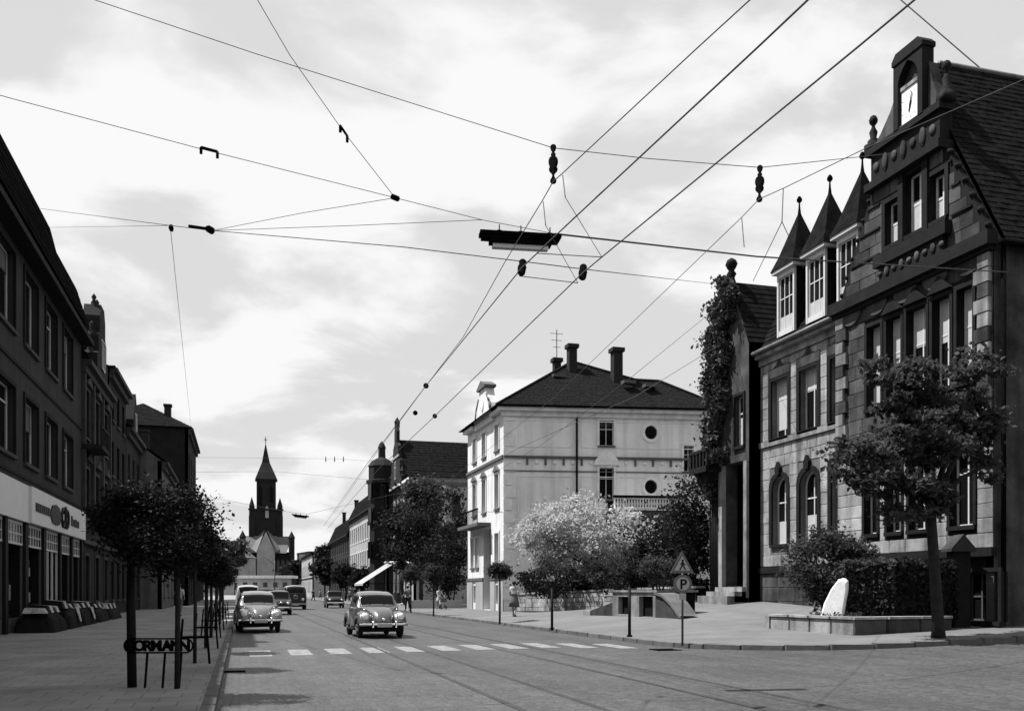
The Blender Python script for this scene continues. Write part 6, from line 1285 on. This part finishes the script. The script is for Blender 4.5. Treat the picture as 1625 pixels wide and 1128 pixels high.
# ================================================================== PEOPLE
def person(label, loc, rz, H=1.7, walk=.25, top='cloth_w', bottom='cloth_d', skirt=False, arm=(.15, -.15), legs='skin', elbow=(.2, .2), group=None):
    s = H / 1.7; T = thing('person', label, 'person', (0, 0, 0), group)
    J = dict(pelvis=((0, 0, .92), .12), waist=((0, .0, 1.08), .11), chest=((0, 0, 1.30), .135), neck=((0, 0, 1.47), .055), head0=((0, -.01, 1.54), .075), head1=((0, -.015, 1.62), .095), head2=((0, -.01, 1.69), .06), nose=((0, -.105, 1.585), .014))
    E = [('pelvis', 'waist'), ('waist', 'chest'), ('chest', 'neck'), ('neck', 'head0'), ('head0', 'head1'), ('head1', 'head2'), ('head1', 'nose')]
    for k, sg in (('l', -1), ('r', 1)):
        sw_ = walk * sg; J['hip' + k] = ((sg * .09, 0, .86), .09); J['knee' + k] = ((sg * .10, -sw_ * .55 - (.05 if sw_ < 0 else .02), .48), .058); J['ank' + k] = ((sg * .10, -sw_ * 1.0 + (.10 if sw_ < 0 else 0), .09 + (.05 if sw_ < 0 else 0)), .04); J['toe' + k] = ((sg * .11, -sw_ * 1.0 - .14 + (.10 if sw_ < 0 else 0), .035 + (.02 if sw_ < 0 else 0)), .03)
        a = arm[0 if sg < 0 else 1]; e = elbow[0 if sg < 0 else 1]
        J['sh' + k] = ((sg * .18, 0, 1.40), .058); J['el' + k] = ((sg * .235, a * .6, 1.13), .042); J['wr' + k] = ((sg * .24, a * .9 - e, .90 + e * .5), .03); J['ha' + k] = ((sg * .235, a * 1.0 - e - .02, .82 + e * .55), .034)
        E += [('pelvis', 'hip' + k), ('hip' + k, 'knee' + k), ('knee' + k, 'ank' + k), ('ank' + k, 'toe' + k), ('chest', 'sh' + k), ('sh' + k, 'el' + k), ('el' + k, 'wr' + k), ('wr' + k, 'ha' + k)]
        for f in range(5):
            J['f%s%d' % (k, f)] = ((sg * (.235 + (-.02 if f == 4 else 0)), a - e - .02 + (f - 1.5) * .016 - (.03 if f == 4 else 0), .74 + e * .58 + (.05 if f == 4 else abs(f - 1.5) * .008)), .008); E.append(('ha' + k, 'f%s%d' % (k, f)))
    names = list(J); idx = {n_: i for i, n_ in enumerate(names)}
    def skin(name, keep, grow_, m, par):
        ns = [n_ for n_ in names if n_ in keep]; id2 = {n_: i for i, n_ in enumerate(ns)}; es = [(id2[a], id2[b_]) for a, b_ in E if a in id2 and b_ in id2]
        me = bpy.data.meshes.new(name); me.from_pydata([tuple(c * s for c in J[n_][0]) for n_ in ns], es, []); me.materials.append(M[m]); o = link(name, me, par)
        md = o.modifiers.new('Skin', 'SKIN'); md.use_smooth_shade = True
        for i, n_ in enumerate(ns):
            r = (J[n_][1] + grow_) * s; me.skin_vertices[0].data[i].radius = (r * (1.25 if n_ in ('chest', 'pelvis', 'waist') else 1), r * (.85 if n_ in ('chest', 'pelvis', 'waist') else 1)); me.skin_vertices[0].data[i].use_root = (n_ == 'pelvis' or (i == 0))
        sb = o.modifiers.new('Subsurf', 'SUBSURF'); sb.levels = 1; sb.render_levels = 1; return o
    skin('body', set(names), 0, 'skin', T)
    skin('shirt', {'pelvis', 'waist', 'chest', 'shl', 'shr', 'ell', 'elr'}, .016, top, T)
    if skirt: MB().lathe([(.15 * s, 1.1 * s), (.19 * s, .95 * s), (.23 * s, .75 * s), (.27 * s, .48 * s), (.25 * s, .5 * s)], (0, -.0, 0), 14).build('skirt', bottom, T, True)
    else: skin('trousers', {'pelvis', 'hipl', 'hipr', 'kneel', 'kneer', 'ankl', 'ankr'}, .022, bottom, T)
    for k in 'lr':
        a, t = J['ank' + k][0], J['toe' + k][0]; MB().ellip((t[0] * s, (t[1] + .04) * s, t[2] * s), (.045 * s, .13 * s, .045 * s), 10, 6).build('shoe', 'ink', T, True)
    MB().ellip((0, .015 * s, 1.645 * s), (.108 * s, .112 * s, .10 * s), 12, 8).build('hair', 'hair', T, True)
    T.location = loc; T.rotation_euler = (0, 0, rz); return T
X, Y, z = gp(816, 978); person('woman in a pale blouse and patterned skirt walking beside the white house', (X, Y, z), R(150), 1.68, .22, 'cloth_w', 'cloth_m', True, (.15, -.1))
X, Y, z = gp(697, 966); person('woman in light summer clothes bending to a pram on the sunlit pavement', (X, Y, z), R(20), 1.62, .12, 'cloth_w', 'cloth_w', True, (-.2, -.2), elbow=(.25, .25))
PR = thing('pram', 'small pale pram pushed by the woman on the sunlit pavement', 'pram', (X + .12, Y - .75, z)); px_, py_, pz_ = X + .12, Y - .75, z
MB().box((px_ - .2, py_ - .38, pz_ + .42), (px_ + .2, py_ + .3, pz_ + .68)).build('tub', 'cloth_w', PR); MB().lathe([(.24, -.2), (.24, .2)], (px_, py_ - .2, pz_ + .68), 12, 'x').build('hood', 'cloth_m', PR, True)
for sx in (-1, 1):
    for sy in (-.28, .2): MB().lathe([(.12, -.012), (.14, 0), (.12, .012)], (px_ + sx * .21, py_ + sy, pz_ + .14), 14, 'x').build('wheel', 'iron', PR, True)
MB().tube([(px_ - .2, py_ + .3, pz_ + .6), (px_ - .2, py_ + .6, pz_ + .95), (px_ + .2, py_ + .6, pz_ + .95), (px_ + .2, py_ + .3, pz_ + .6)], .014, 6).tube([(px_ - .21, py_ - .28, pz_ + .14), (px_ - .1, py_, pz_ + .44), (px_ - .21, py_ + .2, pz_ + .14)], .012, 5).tube([(px_ + .21, py_ - .28, pz_ + .14), (px_ + .1, py_, pz_ + .44), (px_ + .21, py_ + .2, pz_ + .14)], .012, 5).build('handle', 'iron', PR)
X, Y, z = lp(285, 977); person('man in a white shirt walking on the shaded pavement by the shops', (X, Y, z), R(170), 1.72, .25, 'cloth_w', 'cloth_m', False, (.15, -.15))
X, Y, z = gp(647, 969); person('person in dark clothes and a light top standing beside the third ball-headed tree', (X, Y, z), R(200), 1.7, .1, 'cloth_m', 'cloth_d', False)
for i, (px, py, tp, bt, sk, lab) in enumerate(((448, 954, 'cloth_w', 'cloth_d', False, 'pedestrian in a white top crossing behind the dark microbus'), (497, 953, 'cloth_d', 'cloth_d', False, 'dark-clothed pedestrian near the middle of the far street'), (508, 952, 'cloth_w', 'cloth_m', True, 'woman in a white blouse beside the dark-clothed pedestrian far along the street'), (555, 955, 'cloth_m', 'cloth_d', False, 'pedestrian at the far kerb beside the dark upright small car'))):
    X, Y, z = ground(px, py); person(lab, (X, Y, 0.), R(40 * i), 1.7, .2, tp, bt, sk, group=None)

# ================================================================== LAMPS, WIRES, INSULATORS
def wire(label, pts, r=.012, sag=0., name='overhead_wire', group='overhead tram and span wires'):
    P = []
    for a, c in zip(pts, pts[1:]):
        for k in range(10): t = k / 10; P.append(a.lerp(c, t) - Vector((0, 0, sag * 4 * t * (1 - t))))
    P.append(pts[-1]); c = P[len(P) // 2]
    return MB().tube(P, r, 5).solo(name, 'wire', label, 'wire', tuple(P[0]), group, smooth=True)
def post_to_wall(px, py, a): y = atY(a, px); return Vector((a, y, zat(a, y, py)))
TW = 'contact wire strung along the street over the tram rails'; SPW = 'thin span wire strung between the house fronts across the street'
h = 5.7
# contact wires along the street
wire('main contact wire running through the clamp below the hanging lamp', [PH(1420, -130, h), PH(1203, 75, h), PH(905, 352, h), PH(829, 424, h), PH(676, 612, h), PH(590, 725, h), PH(548, 785, h + .1), PH(513, 835, h + .4)], .0085)
wire('second contact wire running through the clamp beside the lamp', [PH(1620, -140, h), PH(1365, 72, h), PH(955, 408, h), PH(925, 433, h), PH(690, 660, h), PH(600, 745, h), PH(560, 790, h + .1), PH(520, 838, h + .4)], .0085)
wire('thin upper feeder wire passing the long insulator above the lamp', [PH(1300, -100, 6.1), PH(1105, 78, 6.1), PH(893, 275, 6.1), PH(878, 288, 6.1), PH(861, 318, 6.1), PH(800, 418, 6.1), PH(735, 535, 6.1), PH(676, 612, 6.1), PH(600, 715, 6.1), PH(530, 815, 6.3)], .006)
wire('thin upper feeder wire passing the long insulator by the spired dormers', [PH(1640, 120, 6.1), PH(1375, 235, 6.1), PH(1243, 299, 6.1), PH(1205, 316, 6.1), PH(1177, 345, 6.1), PH(1000, 515, 6.1), PH(880, 630, 6.1), PH(690, 780, 6.1), PH(590, 840, 6.2)], .005)
wire('thin telephone wire running from the door tower past the white house', [post_to_wall(1145, 482, 20.4), PH(1000, 600, 9.4), PH(860, 705, 9.2), PH(700, 800, 9.0)], .01)
wire('thin lower telephone wire running from the door tower past the white house', [post_to_wall(1145, 545, 20.4), PH(1010, 628, 8.2), PH(820, 712, 8.2), PH(690, 790, 8.0)], .01)
# span wires across
lampL = PH(765, 349, 7.2); lampR = PH(880, 371, 7.2)
wire('heavy span wire carrying the hanging street lamp to the clock gable', [lampR, PH(1200, 407, 7.9), Vector((20.75, atY(20.75, 1600), zat(20.75, atY(20.75, 1600), 432)))], .016)
wire('long thin span wire carrying the first bracket clamp to the lamp', [PH(-60, 135, 7.8), PH(20, 157, 7.8), PH(317, 236, 7.6), PH(627, 314, 7.3), lampL, lampR], .005)
wire('steep thin span wire carrying the second bracket clamp', [PH(385, -40, 8.9), PH(460, 88, 8.4), PH(545, 209, 8.0), PH(627, 314, 7.3)], .005)
wire('high thin span wire holding both long insulators', [PH(-60, -70, 9.2), PH(407, 86, 8.4), PH(660, 166, 7.9), PH(878, 235, 6.9), PH(1030, 252, 6.8), PH(1206, 266, 6.9), PH(1375, 248, 7.6), PH(1420, 243, 8.0)], .005)
wa = Vector((-7.1, atY(-7.1, 64), zat(-7.1, atY(-7.1, 64), 331)))
wb = PH(270, 358, 8.6); wc = PH(337, 366, 8.3)
wire('span wire from the shop eaves to the door tower carrying the strain insulators', [wa, wb, wc, PH(640, 392, 6.4), PH(830, 415, 6.0), PH(925, 427, 6.0), post_to_wall(1145, 452, 20.4)], .007)
wire('short thin wire from the shop eaves to the round strain insulator', [Vector((-7.1, atY(-7.1, 76), zat(-7.1, atY(-7.1, 76), 361))), wb], .005)
wire('thin wire from the tensioner up to the three-way clamp', [wc, PH(480, 338, 7.8), PH(627, 314, 7.3)], .005)
wire('faint thin wire from the tensioner to the lamp', [wc, PH(560, 358, 7.6), lampL], .005)
wire('thin lead dropping from the round strain insulator', [wb, Vector((-4.9, 106, 16.7))], .006)
for a, c in (((955, 408), (852, 402)), ((917, 449), (824, 438))): wire('short spreader wire between the two contact wires', [PH(*a, h), PH(*c, h)], .006)
for a, c, hh in (((893, 278), (897, 313), 6.1), ((862, 320), (866, 358), 6.1), ((1243, 300), (1241, 352), 6.1), ((1177, 345), (1181, 392), 6.1)):
    wire('short dropper wire hanging from the upper wire', [PH(*a, hh), PH(*c, hh - .45)], .006)
wire('left stay wire under the dropper by the spired dormers', [PH(1241, 352, 5.7), PH(1195, 446, 6.6)], .005); wire('right stay wire under the dropper by the spired dormers', [PH(1241, 352, 5.7), PH(1275, 425, 6.6)], .005); wire('thin stay from the first dropper to the second contact wire', [PH(897, 313, 5.7), PH(955, 408, 5.7)], .004); wire('thin stay from the second dropper to the second contact wire', [PH(866, 358, 5.7), PH(917, 449, 5.7)], .004)
X_, Y_ = from_d(330, 90); wire('far span wire with three small insulators', [Vector((-4.7, 95, 14.2)), PH(540, 728, 15.0), Vector((16.8, 100, 15.0))], .01); wire('lower far span wire from the hipped corner house', [Vector((-4.7, 100, 13.4)), PH(440, 748, 13.5), Vector((16.8, 105, 13.6))], .012)
g_ = wire('thick aerial lead rising over the clock house roof', [PD(1415, -12, 33), Vector((23.8, 26.0, 18.85))], .022)

def insul(label, top, bot, prof, name='insulator', m='iron'):
    c = (top + bot) / 2; L = (top - bot).length; b = MB().lathe([(r * .75, -L / 2 + L * t) for r, t in prof], (0, 0, 0), 10)
    qd = (top - bot).normalized().to_track_quat('Z', 'Y').to_matrix(); b.v = [tuple(qd @ Vector(p) + c) for p in b.v]
    return b.solo(name, m, label, 'insulator', tuple(c), None, smooth=True)
cap_ = [(.012, 0), (.05, .04), (.03, .1), (.015, .2), (.05, .3), (.07, .34), (.04, .4), (.075, .5), (.075, .58), (.03, .66), (.04, .74), (.015, .8), (.045, .9), (.05, .95), (.012, 1.)]
insul('long black hanging insulator above the street lamp', PH(878, 231, 6.9), PH(878, 290, 6.1), cap_); insul('long black hanging insulator left of the clock house spires', PH(1206, 264, 6.9), PH(1205, 319, 6.1), cap_)
sh_ = [(.02, 0), (.07, .15), (.08, .5), (.05, .6), (.07, .85), (.02, 1.)]
insul('small black suspension clamp on the first contact wire below the lamp', PH(830, 413, 5.95), PH(827, 436, 5.65), sh_); insul('small black suspension clamp on the second contact wire', PH(926, 421, 5.95), PH(924, 443, 5.65), sh_)
sh2 = [(.03, 0), (.09, .2), (.09, .7), (.03, 1.)]
insul('round black strain insulator on the span wire near the shop eaves', PH(268, 362, 8.6), PH(275, 362, 8.6), sh2); insul('black strain insulator with a tensioner on the span wire', PH(327, 361, 8.3), PH(339, 368, 8.3), sh2); MB().tube([PH(300, 359, 8.42), PH(327, 363, 8.33)], .03, 6).solo('wire_tensioner', 'iron', 'short black tensioner rod on the span wire', 'tensioner', PH(300, 359, 8.42))
for (a, c, hh, lab) in (((319, 234), (345, 241), 7.6, 'black bracket clamp on the long span wire'), ((540, 200), (551, 216), 8.0, 'black bracket clamp on the steep span wire')):
    p, r_ = PH(*a, hh), PH(*c, hh); b = MB().tube([p, r_], .02, 6).tube([p, p - Vector((0, 0, .09))], .02, 6).tube([r_, r_ - Vector((0, 0, .09))], .02, 6); b.solo('wire_clamp', 'iron', lab, 'clamp', p)
MB().tube([PH(622, 312, 7.3), PH(632, 316, 7.3)], .04, 6).solo('wire_clamp', 'iron', 'small black clamp where three span wires meet', 'clamp', PH(622, 312, 7.3))
for px, py in ((676, 612), (659, 655), (690, 660)):
    p = PH(px, py, 5.8); MB().ellip(p, (.06, .06, .06), 8, 6).solo('wire_clip', 'iron', 'small dark clip on the wires', 'clip', p, 'small wire clips', True)
for px in (517, 531, 545): insul('small hanging insulator on the far span wire', PD(px, 724, 110), PD(px, 733, 110), sh_)['group'] = 'insulators on the far span wire'
def lamp(label, A, B, sc=1.0):
    d = (B - A); L = d.length; F = Fr(A.x, A.y, d.x, d.y); T = thing('hanging_lamp', label, 'street lamp', tuple((A + B) / 2)); sl = d.z
    def bx(b, u0, u1, v0, v1, z0, z1):
        k = len(b.v); b.box((u0, v0, z0), (u1, v1, z1), F)
        for i in range(k, len(b.v)):
            x, y, z = b.v[i]; u = (Vector((x, y, 0)) - F.o).dot(F.u); b.v[i] = (x, y, z + A.z + sl * u / L)
        return b
    w = .10 * sc; hb = .07 * sc
    b = MB(); bx(b, 0, L, -w, w, -hb, 0); bx(b, -.03, L + .03, -w - .02, w + .02, -.02 * sc, .035 * sc); b.build('housing', 'iron', T)
    b = MB(); bx(b, L * .1, L * .9, -w * .85, -w * .85 + .03, -hb * 2.0, -hb); bx(b, L * .1, L * .9, w * .85 - .03, w * .85, -hb * 2.0, -hb); bx(b, L * .1, L * .12, -w * .8, w * .8, -hb * 2, -hb); bx(b, L * .88, L * .9, -w * .8, w * .8, -hb * 2, -hb); b.build('reflector', 'iron', T)
    for v in (-.06, .06):
        b = MB(); bx(b, L * .14, L * .86, v * .6 * sc - .022 * sc, v * .6 * sc + .022 * sc, -hb * 2.9, -hb * 2.02); b.build('tube', 'lamp_w', T)
    for u in (.2, .48, .86):
        b = MB(); bx(b, L * u, L * u + .07 * sc, -.025, .025, .03 * sc, .08 * sc); bx(b, L * u + .03, L * u + .045, -.01, .01, .08 * sc, .17 * sc); b.build('hanger', 'iron', T)
    return T
lamp('long black fluorescent street lamp hung on span wires over the crossing', PH(764, 372, 7.05), PH(886, 379, 7.05))
lamp('small far street lamp hung over the street near the church', PD(464, 816, 72), PD(489, 819, 72))
wire('span wire carrying the small far lamp', [Vector((-5.6, 76, 9.2)), PD(464, 813, 72), PD(489, 815, 72), Vector((17.1, 69, 10.2))], .010)
# bracket lamp post by the far ball trees
X, Y, z = gp(628, 962); q = depth(X, Y) / FPX
b = MB().tube([(X, Y, z - .05), (X, Y, z + 2.6), (X, Y, z + 3.2), (X - .35, Y, z + 3.75), (X - .8, Y, z + 3.9)], [.07, .06, .05, .045, .04], 8); LP_ = thing('lamp_post', 'grey curved lamp post beside the broad white awning', 'lamp post', (X, Y, z)); b.build('pole', 'iron_g', LP_, True); MB().lathe([(.05, .12), (.2, .0), (.16, -.1), (.02, -.14)], (X - .85, Y, z + 3.85), 12).build('lamp_head', 'lamp_w', LP_, True)
# flag-like signal mast among the distant traffic
X, Y, z = ground(436, 949); b = MB().tube([(X, Y, -.05), (X, Y, 7.5)], [.12, .07], 8); T = thing('tram_mast', 'slender grey tram mast with a bracket arm before the church', 'mast', (X, Y, 0)); b.build('pole', 'iron_g', T, True); MB().tube([(X, Y, 6.6), (X - 1.2, Y, 7.6), (X - 2.6, Y, 8.6)], .05, 6).build('bracket_arm', 'iron_g', T, True)
